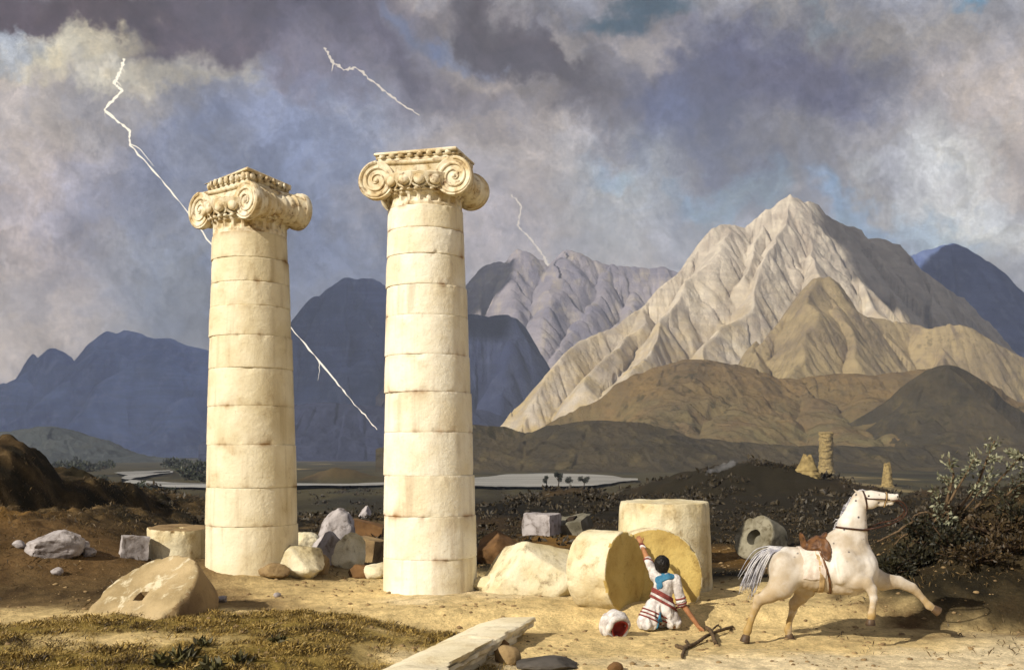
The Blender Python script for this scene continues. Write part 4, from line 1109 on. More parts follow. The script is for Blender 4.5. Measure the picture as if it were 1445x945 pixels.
def rock(name, label, cat, Y, px, py, size, mat, seed, planes=12, R=None, sub=5, rough=.07, extra=(), sink=0, group=None, pos=None):
    """faceted boulder: soft polytope with noise; size = half extents"""
    rs = np.random.RandomState(seed)
    import bmesh
    bm = bmesh.new(); bmesh.ops.create_icosphere(bm, subdivisions=sub, radius=1)
    D = np.array([v.co for v in bm.verts]); Fc = [tuple(v.index for v in f.verts) for f in bm.faces]; bm.free()
    D /= np.linalg.norm(D, axis=1)[:, None]
    Nn = rs.normal(size=(planes, 3)); Nn /= np.linalg.norm(Nn, axis=1)[:, None]
    d = rs.uniform(.72, 1.0, planes)
    for (nx, ny, nz, dd) in extra:
        n = np.array([nx, ny, nz], float); n /= np.linalg.norm(n); Nn = np.vstack([Nn, n]); d = np.append(d, dd)
    dots = D @ Nn.T
    q = np.where(dots > .05, d / np.maximum(dots, .05), 9)
    kk = 60
    r = -np.log(np.exp(-kk * np.minimum(q, 1.15)).sum(1) + math.exp(-kk * 1.12)) / kk
    V = D * r[:, None]
    n = fbm(V[:, 0] * 2.2 + seed, V[:, 1] * 2.2, V[:, 2] * 2.2, 5) + .5 * ridged(V[:, 0] * 3 + seed, V[:, 1] * 3, V[:, 2] * 3, 3)
    V = V * (1 + rough * n)[:, None] * np.asarray(size, float)
    if R is not None: V = V @ np.asarray(R).T
    if pos is None:
        by = py + .62 * (V[:, 2].max() - V[:, 2].min()) / 2 / Y * F
        Yh = hit(px, by)[1]
        V = V * (Yh / Y); c = P(px, py, Yh)
    else: c = np.asarray(pos, float)
    V = V + c
    o = build(name, (V, Fc), mat, None, (c[0], c[1], float(V[:, 2].min())), angle=32)
    return tag(o, label, cat, group)

rock('boulder', 'big white faceted boulder right of the taller column', 'boulder', 20.3, 752, 802, (.98, .75, .80), S_WHITE, 5, 4, None, 5, .03, ((-.80, -.25, .58, .50), (.42, -.35, .84, .50), (-.15, -.95, .30, .62), (.9, -.2, .3, .80), (.1, .3, 1, .62), (-.2, -.8, .7, .62)))
rock('boulder', 'small pale stone lying in front of the big white boulder', 'boulder', 19.7, 700, 824, (.40, .3, .17), S_WHITE, 77, 10, None, 4, .05)
rock('boulder', 'brown shaded rock between the taller column and the white boulder', 'boulder', 22.0, 702, 775, (.50, .45, .48), S_BRN, 12, 11, None, 5, .05, ((-.5, -.3, .8, .6), (.6, -.2, .8, .6)))
rock('boulder', 'broken cream boulder at the foot of the left column', 'boulder', 21.0, 408, 790, (.70, .5, .50), S_WHITE, 23, 5, rot('Y', -6), 5, .05, ((-.62, -.30, .74, .46), (.6, -.5, .5, .6), (0, -.9, .35, .6), (.3, .1, .95, .6)))
rock('boulder', 'small brown stone right of the broken cream boulder', 'boulder', 21.2, 448, 797, (.26, .24, .26), S_TANR, 29, 10, None, 4, .05)
rock('boulder', 'tall pale lilac stone standing upright between the columns', 'boulder', 21.6, 474, 750, (.34, .3, .44), S_LILAC, 33, 11, rot('Y', 10), 5, .06, ((0, -1, .2, .75),))
rock('boulder', 'cream block of rubble under the tall lilac stone', 'boulder', 20.9, 491, 781, (.36, .34, .42), S_WHITE, 37, 9, rot('Z', 20), 5, .05, ((-.6, -.6, .4, .72), (.6, -.7, .3, .7)))
rock('boulder', 'pale broken slab leaning against the tall lilac stone', 'boulder', 20.7, 462, 778, (.30, .26, .36), S_LILAC, 38, 7, rot('Y', 18), 5, .05, ((-.7, -.5, .4, .65), (.5, -.8, .3, .7)))
rock('boulder', 'cream lump lying left of the taller column on the sand', 'boulder', 20.2, 533, 806, (.26, .24, .20), S_WHITE, 36, 8, None, 4, .06)
rock('boulder', 'low tan rubble stone in front of the broken cream boulder', 'boulder', 20.6, 385, 806, (.30, .24, .15), S_TANR, 34, 9, None, 4, .06)
rock('boulder', 'cream stone at the right foot of the left column', 'boulder', 21.6, 430, 770, (.34, .3, .26), S_WHITE, 35, 7, None, 5, .06)
rock('boulder', 'round brown stone sunk in the sand left of the taller column', 'boulder', 20.1, 511, 806, (.24, .2, .17), S_BRN, 39, 12, None, 4, .04)
rock('boulder', 'grey white boulder lying alone on the brown bank at the left', 'boulder', 24.2, 76, 768, (.62, .45, .36), S_LILAC, 43, 11, None, 5, .07, ((-.5, -.2, .8, .6),))
for i, (px, py, s, lab) in enumerate([(27, 768, .14, 'fist sized pale stone at the far left of the brown bank'), (52, 778, .12, 'pale stone just left of the grey white boulder'), (112, 772, .24, 'pale stone touching the right side of the grey white boulder'), (125, 779, .16, 'outermost pale stone right of the grey white boulder'), (80, 806, .12, 'small pale stone on bare soil below the grey white boulder')]):
    Yr = 24.0 if i < 4 else 21.5
    rock('stone', lab, 'stone', Yr, px, py, (s, s * .8, s * .7), S_LILAC, 80 + i, 9, None, 3, .07)
rock('stone', 'chip of white stone on the path below the left column', 'stone', 18.6, 313, 845, (.10, .09, .07), S_LILAC, 91, 9, None, 3, .06)
rock('stone', 'tiny white stone on the path between the columns', 'stone', 19.4, 391, 839, (.07, .06, .05), S_LILAC, 92, 9, None, 3, .06)
rock('stone', 'pale upright stone in the dark ground left of the taller column', 'stone', 27.0, 516, 724, (.16, .13, .19), S_LILAC, 93, 5, rot('Y', 15), 4, .08, ((-.8, -.3, .5, .55), (.7, -.3, .6, .6)))
rock('stone', 'dark grey flat lump lying in the sand at the bottom edge', 'rock', 14.35, 770, 936, (.42, .30, .09), S_DKGR, 94, 12, None, 5, .05)  # low flat lump in an even dark grey
rock('stone', 'small brown stone at the bottom edge below the kneeling man', 'stone', 14.3, 868, 941, (.10, .08, .07), S_BRN, 95, 9, None, 3, .06)
rock('stone', 'cream fragment broken from the slab', 'stone', 14.9, 716, 926, (.17, .15, .16), S_TANR, 96, 8, None, 4, .05)
rock('stone', 'brown fragment wedged under the moulded slab', 'stone', 15.4, 700, 912, (.18, .16, .12), S_BRN, 97, 8, None, 4, .05)

# =================================================================== moulded slab in the foreground
def slab():
    A = np.array([.34, 16.7, 0.02]); Bp = np.array([-1.05, 11.9, .06])
    d = Bp - A; L = np.linalg.norm(d[:2]); ux = d / np.linalg.norm(d)
    side = np.array([-ux[1], ux[0], 0]); side /= np.linalg.norm(side)      # towards +x (the moulded face)
    if side[0] < 0: side = -side
    up = np.array([0, 0, 1.0])
    prof = [(-1.1, -.30), (-.85, -.10), (-.5, .0), (0, .02), (.03, .0), (.03, -.045), (.0, -.05), (.0, -.10), (-.02, -.115), (-.05, -.15), (-.055, -.19), (-.09, -.20), (-.10, -.33), (-.13, -.42), (-1.1, -.42)]
    n = 130; ts = np.linspace(0, L, n)
    V = []
    for t in ts:
        for k, (s_, z_) in enumerate(prof):
            e = .03 * float(fbm(t * 2.3, s_ * 6 + 3, k * .7, 4)) + (.05 * max(0, float(fbm(t * 1.2, k * .25, 4.4, 4)) - .1) * 4 if 3 <= k <= 12 else 0)
            end = .10 * float(fbm(s_ * 3, z_ * 6, 2.2, 4)) * math.exp(-t * 4) + .25 * math.exp(-t * 6) * max(0, -s_ * .5)
            brk = .09 * math.exp(-((t - 1.95) / .10) ** 2) * (1 if 2 <= k <= 11 else 0)
            V.append(A + ux * (t + end) + side * (s_ - e * (k > 2) - brk) + up * (z_ - abs(e) * .5 - .5 * brk))
    m = len(prof)
    Fc = [tuple(q) for q in grid_faces(m, n, True)] + [tuple(range(m)), tuple((n - 1) * m + k for k in range(m))[::-1]]
    o = build('cornice_slab', (np.array(V), Fc), S_CREAM, None, (A[0], A[1], -.4), angle=30)
    tag(o, 'long moulded marble slab half sunk in the sand at the bottom centre', 'carved slab')
slab()

# =================================================================== far ruins on the hillock
def ruin(name, label, px, Y, py_top, py_bot, wb, wt, seed, jag=.3):
    Y = hit(px, py_bot)[1] + 1.0
    z0 = CAMZ - (py_bot - HY) / F * Y; z1 = CAMZ - (py_top - HY) / F * Y; h = z1 - z0
    k = Y / 136; wb *= k; wt *= k; jag *= k
    x0 = (px - HX) / F * Y
    def fn(T, r, z):
        n = fbm(np.cos(T) * 1.4 + seed, np.sin(T) * 1.4, z * .9, 5)
        n2 = fbm(np.cos(T) * 4 + seed, np.sin(T) * 4, z * 4, 3)
        course = .03 * (np.abs((z / .42) % 1 - .5) > .44)
        return r * (1 + .16 * n + .05 * n2 - course), z + jag * np.clip(fbm(np.cos(T) * 1.1 + seed, np.sin(T) * 1.1, seed, 4), -1, .6) * sstep(.55, 1, z / h)
    zz = np.linspace(-.6, h, 42)
    prof = [(np.interp(z / h, [0, .12, .3, 1], [wb * 1.25, wb, wb * .9, wt]), z) for z in zz] + [(wt * .6, h - .08), (.1, h - .12)]
    V, Fc = lathe(prof, 40, fn)
    o = build(name, (V + np.array([x0, Y, z0]), Fc), S_OLD, None, (x0, Y, z0), angle=40)
    tag(o, label, 'ruin')
ruin('ruined_pillar', 'tall crumbling ruined pillar on the dark hillock', 1165.5, 136, 610, 668, .98, .86, 3)
ruin('ruined_stump', 'low conical ruin just left of the crumbling pillar', 1139, 136, 643, 669, 1.45, .5, 5, .5)
ruin('ruined_stump', 'lone ruin stump standing right of the crumbling pillar above the horse', 1252, 118, 655, 687, .75, .4, 8, .5)
# =================================================================== plants
L_OLEA = leaf_mat('silvery_leaf', lin('#96957a'), lin('#3d402c'))
L_DARK = leaf_mat('dark_leaf', lin('#35311d'), lin('#1b1b13'))
L_RUST = leaf_mat('brown_leaf', lin('#4c3c22'), lin('#221c12'))
L_TREE = leaf_mat('tree_leaf', lin('#2b2f1f'), lin('#1d2218'))
L_SHRUB = leaf_mat('shrub_leaf', lin('#40432c'), lin('#2a3024'))
L_WEED = leaf_mat('weed_leaf', lin('#55502a'), lin('#332d18'))
L_GRASS = leaf_mat('grass_blade', lin('#ab8f4c'), lin('#6e5a2c'))
L_GRASSD = leaf_mat('dark_grass_blade', lin('#5f4c24'), lin('#382b15'))
L_PLAIN = leaf_mat('plain_scrub_leaf', lin('#423825'), lin('#2b241a'))
L_SCRUB = leaf_mat('scrub_blade', lin('#6b5530'), lin('#2f2616'))
WOOD = plain_mat('grey_brown_bark', lin('#6b5740'), lin('#40321f'), 14, .9, .4, (1, 1, .2))
DWOOD = plain_mat('dark_bark', lin('#4a3826'), lin('#2b2017'), 14, .9, .4, (1, 1, .2))

def leaves(C, Dr, size, rs, wid=.4, droop=.0, fold=True):
    """leaf blades at points C pointing along Dr"""
    n = len(C); L = size * rs.uniform(.6, 1.3, n)
    Dr = Dr / (np.linalg.norm(Dr, axis=1)[:, None] + 1e-9)
    up = rs.normal(size=(n, 3)); S = np.cross(Dr, up); S /= np.linalg.norm(S, axis=1)[:, None] + 1e-9
    Nn = np.cross(S, Dr)
    w = (L * wid / 2)[:, None]; L = L[:, None]
    a = C; b = C + Dr * L * .5 + S * w + Nn * w * .3; c = C + Dr * L - np.array([0, 0, 1]) * L * droop; d = C + Dr * L * .5 - S * w + Nn * w * .3
    V = np.stack([a, b, c, d], 1).reshape(-1, 3)
    Fc = np.arange(4 * n).reshape(n, 4)
    return V, Fc

def unit(rs, n):
    v = rs.normal(size=(n, 3)); return v / np.linalg.norm(v, axis=1)[:, None]

def bush(name, label, base, twigs, leaf, leaf_n, size, seed, wood=WOOD, cat='bush', spread=.16, wid=.4):
    """twigs: list of point lists (world) ; leaves gather at the outer half of every twig"""
    t = thing(name, label, cat, base)
    rs = np.random.RandomState(seed)
    mb = MB(); Cs = []; Ds = []
    for tw in twigs:
        pts, r0, dens = tw
        sp = spline(pts, 22)
        sp = sp + np.stack([.03 * fbm(np.arange(22) * .3, seed, k + len(Cs), 3) for k in range(3)], 1) * np.linspace(0, 1, 22)[:, None]
        mb.add(*tube(sp, np.linspace(r0, r0 * .25, 22), 7))
        n = int(leaf_n * dens)
        # side shoots
        for k in range(max(2, int(5 * dens))):
            i = rs.randint(9, 21); dr = unit(rs, 1)[0] * .8 + (sp[min(i + 1, 21)] - sp[i - 1]) * 3; dr /= np.linalg.norm(dr)
            e = sp[i] + dr * rs.uniform(.12, .34)
            mb.add(*tube([sp[i], (sp[i] + e) / 2 + unit(rs, 1)[0] * .02, e], [r0 * .3, r0 * .22, r0 * .12], 5))
            m = n // 9
            q = rs.uniform(.3, 1.05, m)[:, None]
            Cs.append(sp[i] + (e - sp[i]) * q + unit(rs, m) * .03); Ds.append(dr * .7 + unit(rs, m) * .9)
        i = rs.randint(11, 22, n // 3)
        Cs.append(sp[i] + unit(rs, n // 3) * spread * rs.uniform(0, 1, (n // 3, 1))); Ds.append(unit(rs, n // 3) + (sp[21] - sp[12]) * .9)
    build('branches', mb, wood, t)
    C = np.concatenate(Cs); D = np.concatenate(Ds)
    build('foliage', leaves(C, D, size, rs, wid), leaf, t, smooth=False)
    return t

# oleander like bush leaning out of the right bank
Yb = hit(1300, 778)[1] + .2
def q(px, py, d=0): return P(px, py, Yb + d)
tw = [([q(1300, 770), q(1325, 735, -.2), q(1338, 700, -.1), q(1345, 668, 0), q(1338, 648, 0)], .045, 1.0),
      ([q(1300, 770), q(1340, 730, .1), q(1375, 690, .2), q(1392, 650, .2), q(1403, 622, .1)], .045, 1.1),
      ([q(1310, 775, .1), q(1360, 735, .2), q(1400, 690, .3), q(1425, 660, .3), q(1447, 640, .2)], .04, 1.2),
      ([q(1300, 768, -.2), q(1318, 740, -.3), q(1326, 715, -.3), q(1322, 695, -.3)], .04, .8),
      ([q(1325, 735, -.2), q(1350, 690, -.1), q(1368, 660, 0), q(1378, 640, 0)], .03, .9),
      ([q(1340, 760, .2), q(1390, 725, .4), q(1430, 690, .5), q(1465, 665, .5)], .04, 1.0),
      ([q(1318, 742, -.2), q(1336, 722, -.4), q(1338, 735, -.5)], .025, .5),
      ([q(1360, 720, .1), q(1385, 690, .0), q(1395, 672, 0)], .02, .7)]
bush('leafy_bush', 'bush with thin silvery leaves leaning out of the right bank', tuple(q(1300, 775)), tw, L_OLEA, 190, .105, 3)
# bare root reaching left from the bank
mb = MB()
for pts, r in [([q(1345, 735, .2), q(1310, 735, -.1), q(1285, 738, -.3), q(1262, 752, -.4), q(1238, 764, -.4)], .032), ([q(1345, 735, .2), q(1310, 741, .1), q(1280, 752, -.1), q(1262, 768, -.1)], .03), ([q(1335, 735, .2), q(1305, 722, .2), q(1288, 730, .2)], .022)]:
    sp = spline(pts, 24); sp += np.stack([.02 * fbm(np.arange(24) * .35, 3.3, k + r * 99, 3) for k in range(3)], 1); mb.add(*tube(sp, np.linspace(r * 1.3, r * .5, 24), 7))
tag(build('bare_branch', mb, WOOD, None, tuple(q(1345, 745, .2))), 'bare crooked branch reaching from the bank towards the horse', 'branch')

def clump_shrub(name, label, c, r, n, size, leaf, seed, cat='shrub', group=None, wood=DWOOD):
    """low shrub: stems and leaf clumps"""
    rs = np.random.RandomState(seed); c = np.asarray(c, float); r = np.asarray(r, float)
    t = thing(name, label, cat, c, group)
    mb = MB(); Cs = []; Ds = []
    k = 17 if n > 600 else 9
    for i in range(k):
        d = unit(rs, 1)[0]; d[2] = abs(d[2]) * .8 + .25
        tip = c + d * r * rs.uniform(.6, 1.25)
        mb.add(*tube([c + unit(rs, 1)[0] * r * .06, (c + tip) / 2 + unit(rs, 1)[0] * r * .08, tip], [r.mean() * .04, r.mean() * .03, r.mean() * .012], 5))
        m = n // k
        u = unit(rs, m) * rs.uniform(.2, 1, (m, 1)) ** .6
        Cs.append(tip * .78 + c * .22 + u * r * rs.uniform(.14, .40)); Ds.append(u + d * .5 + unit(rs, m) * .6)
    build('branches', mb, wood, t)
    build('foliage', leaves(np.concatenate(Cs), np.concatenate(Ds), size, rs, .55), leaf, t, smooth=False)
    return t
for i, (px, py, Yq, r, lf, lab) in enumerate([
    (1290, 792, 18.2, (.62, .45, .42), L_DARK, 'dark shrub low on the bank under the bare branch'),
    (1345, 775, 18.5, (.70, .5, .5), L_DARK, 'dark shrub at the foot of the silvery bush'),
    (1400, 752, 18.9, (.72, .5, .52), L_RUST, 'brown shrub right of the silvery bush'),
    (1335, 742, 19.0, (.6, .45, .45), L_RUST, 'brown shrub half hidden inside the silvery bush'),
    (1440, 735, 19.4, (.6, .5, .42), L_DARK, 'dark shrub cut by the right edge'),
    (1258, 806, 18.3, (.42, .4, .28), L_DARK, 'small dark shrub nearest the horse'),
    (1375, 790, 18.3, (.6, .5, .36), L_RUST, 'low brown shrub on the face of the bank'), (1310, 762, 18.8, (.6, .45, .5), L_DARK, 'dark shrub behind the bare branch'), (1425, 775, 18.6, (.5, .45, .4), L_RUST, 'brown shrub on the bank at the right edge')]):
    c = hit(px, py + 8) + np.array([0, 0, .05])
    clump_shrub('shrub', lab, c, r * np.array([1, 1, .85]) if False else tuple(q * .92 for q in r), 680, .085, lf, 100 + i)

# weeds in the left foreground
for i, (px, py, s, lab) in enumerate([(232, 930, 1.0, 'broad leaved weed at the bottom left edge of the grass'), (262, 922, 1.1, 'bushy weed next to the broad leaved weed'), (300, 936, 1.0, 'dark weed at the bottom edge left of the bare patch'), (340, 925, .8, 'weed growing amid dark grass below the left column'), (392, 902, .7, 'weed on the rise of the grass below the rubble'), (285, 905, .7, 'low weed behind the bushy weed')]):
    Yq = 2.55 * F / (py - HY); x = (px - HX) / F * Yq; z = gz(x, Yq)
    rs = np.random.RandomState(300 + i); n = 46
    d = unit(rs, n); d[:, 2] = np.abs(d[:, 2]) * .9 + .35
    C = np.array([x, Yq, z]) + rs.normal(size=(n, 3)) * np.array([.07, .06, .0]) * s
    o = build('weed', leaves(C, d, .22 * s, rs, .28, .15), L_WEED, None, (x, Yq, z), smooth=False)
    tag(o, lab, 'weed')

# grass
def make_grass():
    rs = np.random.RandomState(5)
    n = 260000
    x = rs.uniform(-9.5, .2, n); y = 12.6 + 6.6 * rs.uniform(0, 1, n)
    m = grass_mask(x, y); tuft = fbm(x * 2.2, y * 2.2, 3.0, 4)
    k = (rs.uniform(0, 1, n) < m * np.clip(.55 + 1.0 * tuft, .05, 1) * .62) & (np.abs(x) < y * .53)
    x = x[k]; y = y[k]; tuft = tuft[k]; z = ground_z(x, y) - .01
    C = np.stack([x, y, z], 1); n = len(C)
    d = rs.normal(size=(n, 3)) * np.array([.5, .5, .12]); d[:, 2] = np.abs(d[:, 2]) + .75
    d[:, 0] += .25
    L = .085 * (1 + .9 * np.clip(tuft, -.5, 1))
    dark = fbm(x * .8, y * 1.4, 9.0, 4) + .3 * rs.normal(size=n) > .22
    for nm, sel, mt, lab in (('grass', ~dark, L_GRASS, 'dry yellow olive grass over the left foreground'), ('grass', dark, L_GRASSD, 'darker olive brown tufts among the dry yellow grass')):
        V, Fc = leaves(C[sel], d[sel], L[sel], rs, .12, .25)
        tag(build(nm, (V, Fc), mt, None, (0, 0, 0), smooth=False), lab, 'grass', kind='stuff')
    # scant dry grass elsewhere
    n = 110000
    x = rs.uniform(-13, 13, n); y = rs.uniform(15, 46, n)
    t2 = fbm(x * .9, y * .9, 6.0, 4)
    free = ~((np.abs(x - (-1.0 + (y - 19) * 0)) < 6) & (y < 21)) & ((t2 > .18) & (rs.uniform(0, 1, n) < .35) | ((ground_z(x, y) > .35) & (t2 > -.1))) & (np.abs(x) < y * .5)
    x, y = x[free], y[free]; n = len(x)
    C = np.stack([x, y, ground_z(x, y) - .01], 1)
    d = rs.normal(size=(n, 3)) * np.array([.6, .6, .12]); d[:, 2] = np.abs(d[:, 2]) + .7
    tag(build('scrub_grass', leaves(C, d, .11 * rs.uniform(.6, 1.5, n), rs, .12, .2), L_SCRUB, None, (0, 0, 0), smooth=False), 'thin dark scrub grass scattered over the banks and hollows', 'grass', kind='stuff')
    # low scrub over the plain, the hillock and the hollow
    n = 9000
    Yq = np.exp(rs.uniform(math.log(30), math.log(420), n)); x = rs.uniform(-.56, .56, n) * Yq
    Yq[:2600] = rs.uniform(95, 170, 2600); x = x * 0 + rs.uniform(-.56, .56, n) * Yq; x[:2600] = rs.uniform(-30, 95, 2600)
    t3 = fbm(x * .03, Yq * .012, 16.0, 4); t3[:2600] = np.where(fbm(x[:2600] * .09, Yq[:2600] * .09, 3.0, 3) > 0, 1, -1)
    z = ground_z(x, Yq)
    k = (t3 > -.15) & ((Yq < 190) | (np.abs(z - PLAIN) < .9) & (rs.uniform(0, 1, n) < .5)); x, Yq, z = x[k], Yq[k], z[k]; n = len(x)
    s = (.10 + .32 * rs.uniform(0, 1, n) ** 2) * np.clip(Yq / 60, .6, 3.2)
    m = 12
    C = np.repeat(np.stack([x, Yq, z], 1), m, 0) + rs.normal(size=(n * m, 3)) * np.array([.7, .6, .12]) * np.repeat(s, m)[:, None]
    d = rs.normal(size=(n * m, 3)); d[:, 2] = np.abs(d[:, 2]) + .4
    tag(build('scrub', leaves(C, d, np.repeat(s, m) * .9, rs, .5, .1), L_PLAIN, None, (0, 0, 0), smooth=False), 'low dark olive scrub spread over the plain and hillock', 'scrub', kind='stuff')
    # pebbles
    n = 7000
    x = rs.uniform(-9, 10, n); y = rs.uniform(13, 30, n) 
    k = (np.abs(x) < y * .5) & (fbm(x * .8, y * .8, 12.0, 4) > -.12); x, y = x[k], y[k]; n = len(x)
    mb = MB(); z = ground_z(x, y); s = .008 + .034 * rs.uniform(0, 1, n) ** 5
    base, fb = sphere((0, 0, 0), 1, 7, 5)
    for i in range(n):
        mb.add(base * (1 + .25 * rs.normal(size=(len(base), 1)).clip(-1, 1)) * s[i] * np.array([1.3, 1, .7]) + np.array([x[i], y[i], z[i] + s[i] * .15]), fb)
    tag(build('pebbles', mb, S_TANR, None, (0, 0, 0)), 'loose pebbles and chips strewn over the sandy ground', 'pebbles', kind='stuff')
make_grass()

# trees beside the river
def far_tree(label, px, py_b, py_t, Y, w, seed, group='dark trees along the river'):
    b = P(px, py_b, Y); h = (py_b - py_t) / F * Y
    t = thing('tree', label, 'tree', b, group)
    rs = np.random.RandomState(seed)
    mb = MB(); mb.add(*tube([b - np.array([0, 0, .5]), b + np.array([.05 * h, 0, .3 * h]), b + np.array([0, 0, .75 * h])], [h * .05, h * .04, h * .015], 7))
    for k in range(5):
        a = rs.uniform(0, 6.28); mb.add(*tube([b + np.array([0, 0, h * .3]), b + np.array([math.cos(a) * w * .5, math.sin(a) * w * .5, h * .65])], [h * .025, h * .01], 5))
    build('trunk', mb, DWOOD, t)
    Cs = []
    for k in range(8):
        c = b + np.array([rs.uniform(-.55, .55) * w, rs.uniform(-.5, .5) * w, h * rs.uniform(.35, .85)])
        u = unit(rs, 110) * rs.uniform(.4, 1, (110, 1)); Cs.append(c + u * np.array([w * .38, w * .38, h * .2]))
    C = np.concatenate(Cs)
    build('crown', leaves(C, unit(rs, len(C)), h * .10, rs, .6), L_TREE, t, smooth=False)
YT = 345
for i, (px, pb, pt, w, lab) in enumerate([(771, 684, 671, 1.3, 'leftmost small dark tree on the white river bank'), (788, 684, 666, 1.9, 'tallest dark tree standing against the white river'), (804, 684, 672, 1.9, 'round dark tree just right of the tallest river tree'), (824, 685, 671, 2.4, 'broad dark tree at the right end of the river group')]):
    far_tree(lab, px, pb, pt, YT, w, 400 + i)
# bushes over the left plain
rsb = np.random.RandomState(11)
spots = [(62, 652, 500), (80, 655, 480), (92, 662, 420), (104, 668, 390), (112, 657, 470), (128, 664, 420), (140, 676, 340), (146, 660, 460), (152, 692, 290), (250, 659, 520), (262, 662, 500), (275, 671, 420), (284, 667, 430), (268, 674, 400), (205, 694, 290), (188, 690, 300), (238, 692, 300), (286, 676, 380)]
for i, (px, py, Y) in enumerate(spots):
    s = rsb.uniform(.9, 1.7)
    z = gz((px - HX) / F * Y, Y); x = (px - HX) / F * Y
    Yq = (CAMZ - PLAIN) * F / (py - HY) * .93 if py > 648 else Y
    Yq = min(Yq, 900); x = (px - HX) / F * Yq; z = gz(x, Yq)
    k = Yq / 420
    c = np.array([x, Yq, z]); r = np.array([3.4, 3.0, 2.6]) * s * k
    o = clump_shrub('shrub', 'dark round shrub on the far left plain', c, r, 260, .9 * s * k, L_SHRUB, 500 + i, 'shrub', 'shrubs dotted over the left plain')

# =================================================================== smoke and lightning
def puff():
    m = bpy.data.materials.new('smoke'); m.use_nodes = True; nt = m.node_tree; nt.nodes.clear()
    out = N(nt, 'ShaderNodeOutputMaterial'); v = N(nt, 'ShaderNodeVolumePrincipled')
    v.inputs['Color'].default_value = (.95, .95, .97, 1); v.inputs['Density'].default_value = .35
    nt.links.new(v.outputs[0], out.inputs['Volume'])
    rs = np.random.RandomState(2)
    Ys = hit(1010, 667)[1] - 1
    path = [P(996, 668, Ys), P(1003, 664, Ys), P(1012, 661, Ys), P(1022, 658, Ys), P(1034, 653, Ys)]
    def f(p):
        d = None
        for i in range(len(path) - 1):
            k = sd_cone(p, path[i], path[i + 1], .22 + .06 * i, .26 + .07 * i)
            d = k if d is None else smin(d, k, .2)
        return d + .30 * fbm(p[..., 0] * 1.5, p[..., 1] * 1.5, p[..., 2] * 1.5, 3)
    lo = np.min(path, 0) - 1; hi = np.max(path, 0) + 1
    V, Q = nets(f, lo, hi, .10)
    tag(build('smoke', (V, Q), m, None, tuple(path[0])), 'thin white wisp of smoke drifting over the dark hillock', 'smoke', kind='stuff')
puff()

def bolt_mat(name, c, s):
    m = bpy.data.materials.new(name); m.use_nodes = True; nt = m.node_tree; nt.nodes.clear()
    out = N(nt, 'ShaderNodeOutputMaterial'); e = N(nt, 'ShaderNodeEmission'); e.inputs[0].default_value = (*c, 1); e.inputs[1].default_value = s
    nt.links.new(e.outputs[0], out.inputs[0]); return m
BOLT = bolt_mat('lightning_glow', (1, .90, .72), .95)
BOLT2 = bolt_mat('dim_lightning_glow', (.95, .84, .72), .62)
def bolt(label, pts, Y, mat, seed, r=1.0):
    """pts: px, py, width in px"""
    rs = np.random.RandomState(seed)
    out = []; rad = []
    for i in range(len(pts) - 1):
        n = 9
        for k in range(n):
            t = k / n
            a, b = np.array(pts[i][:2], float), np.array(pts[i + 1][:2], float)
            p_ = a + (b - a) * t + rs.normal(size=2) * (.7 if k else 0)
            w = pts[i][2] + (pts[i + 1][2] - pts[i][2]) * t
            out.append(P(p_[0], p_[1], Y + rs.normal() * 1.5)); rad.append(w / F * Y / 2 * rs.choice([.18, .45, .8, 1.0], p=[.15, .3, .35, .2]))
    out.append(P(*pts[-1][:2], Y)); rad.append(pts[-1][2] / F * Y / 2 * .5)
    mb = MB().add(*tube(out, rad, 6))
    for k in range(int(len(out) / 16)):          # thin side forks
        i = rs.randint(4, len(out) - 6); L = np.linalg.norm(out[i + 5] - out[i]) * rs.uniform(.7, 1.3)
        d = (out[i + 5] - out[i]) / (np.linalg.norm(out[i + 5] - out[i]) + 1e-9); s = rs.choice([-1, 1])
        f = [out[i]]
        for q in range(5): f.append(f[-1] + L / 5 * (d * .8 + np.array([s * .6, 0, -.3]) + rs.normal(size=3) * np.array([.3, .05, .3])))
        mb.add(*tube(f, np.linspace(rad[i] * .5, rad[i] * .12, 6), 5))
    o = build('lightning_bolt', mb, mat, None, tuple(out[-1]))
    tag(o, label, 'lightning bolt')
bolt('long jagged lightning bolt running down behind the left column to the plain', [(176, 84, 5), (170, 100, 5), (161, 118, 5), (173, 128, 4), (147, 155, 4), (182, 184, 4), (183, 205, 3), (240, 268, 2.6), (299, 345, 2.4), (410, 461, 3), (470, 533, 3), (505, 575, 2.6), (532, 606, 2)], 1420, BOLT, 1)
bolt('short broken lightning bolt high up between the two capitals', [(457, 68, 4), (470, 88, 6), (485, 99, 4), (501, 95, 4), (530, 118, 4.5), (560, 143, 3), (592, 163, 1.5)], 1300, BOLT2, 2)
bolt('faint lightning bolt striking the notch of the middle mountain', [(722, 275, 3), (736, 292, 3.5), (730, 318, 3), (748, 336, 3), (764, 356, 3), (774, 374, 9)], 2750, BOLT2, 3)
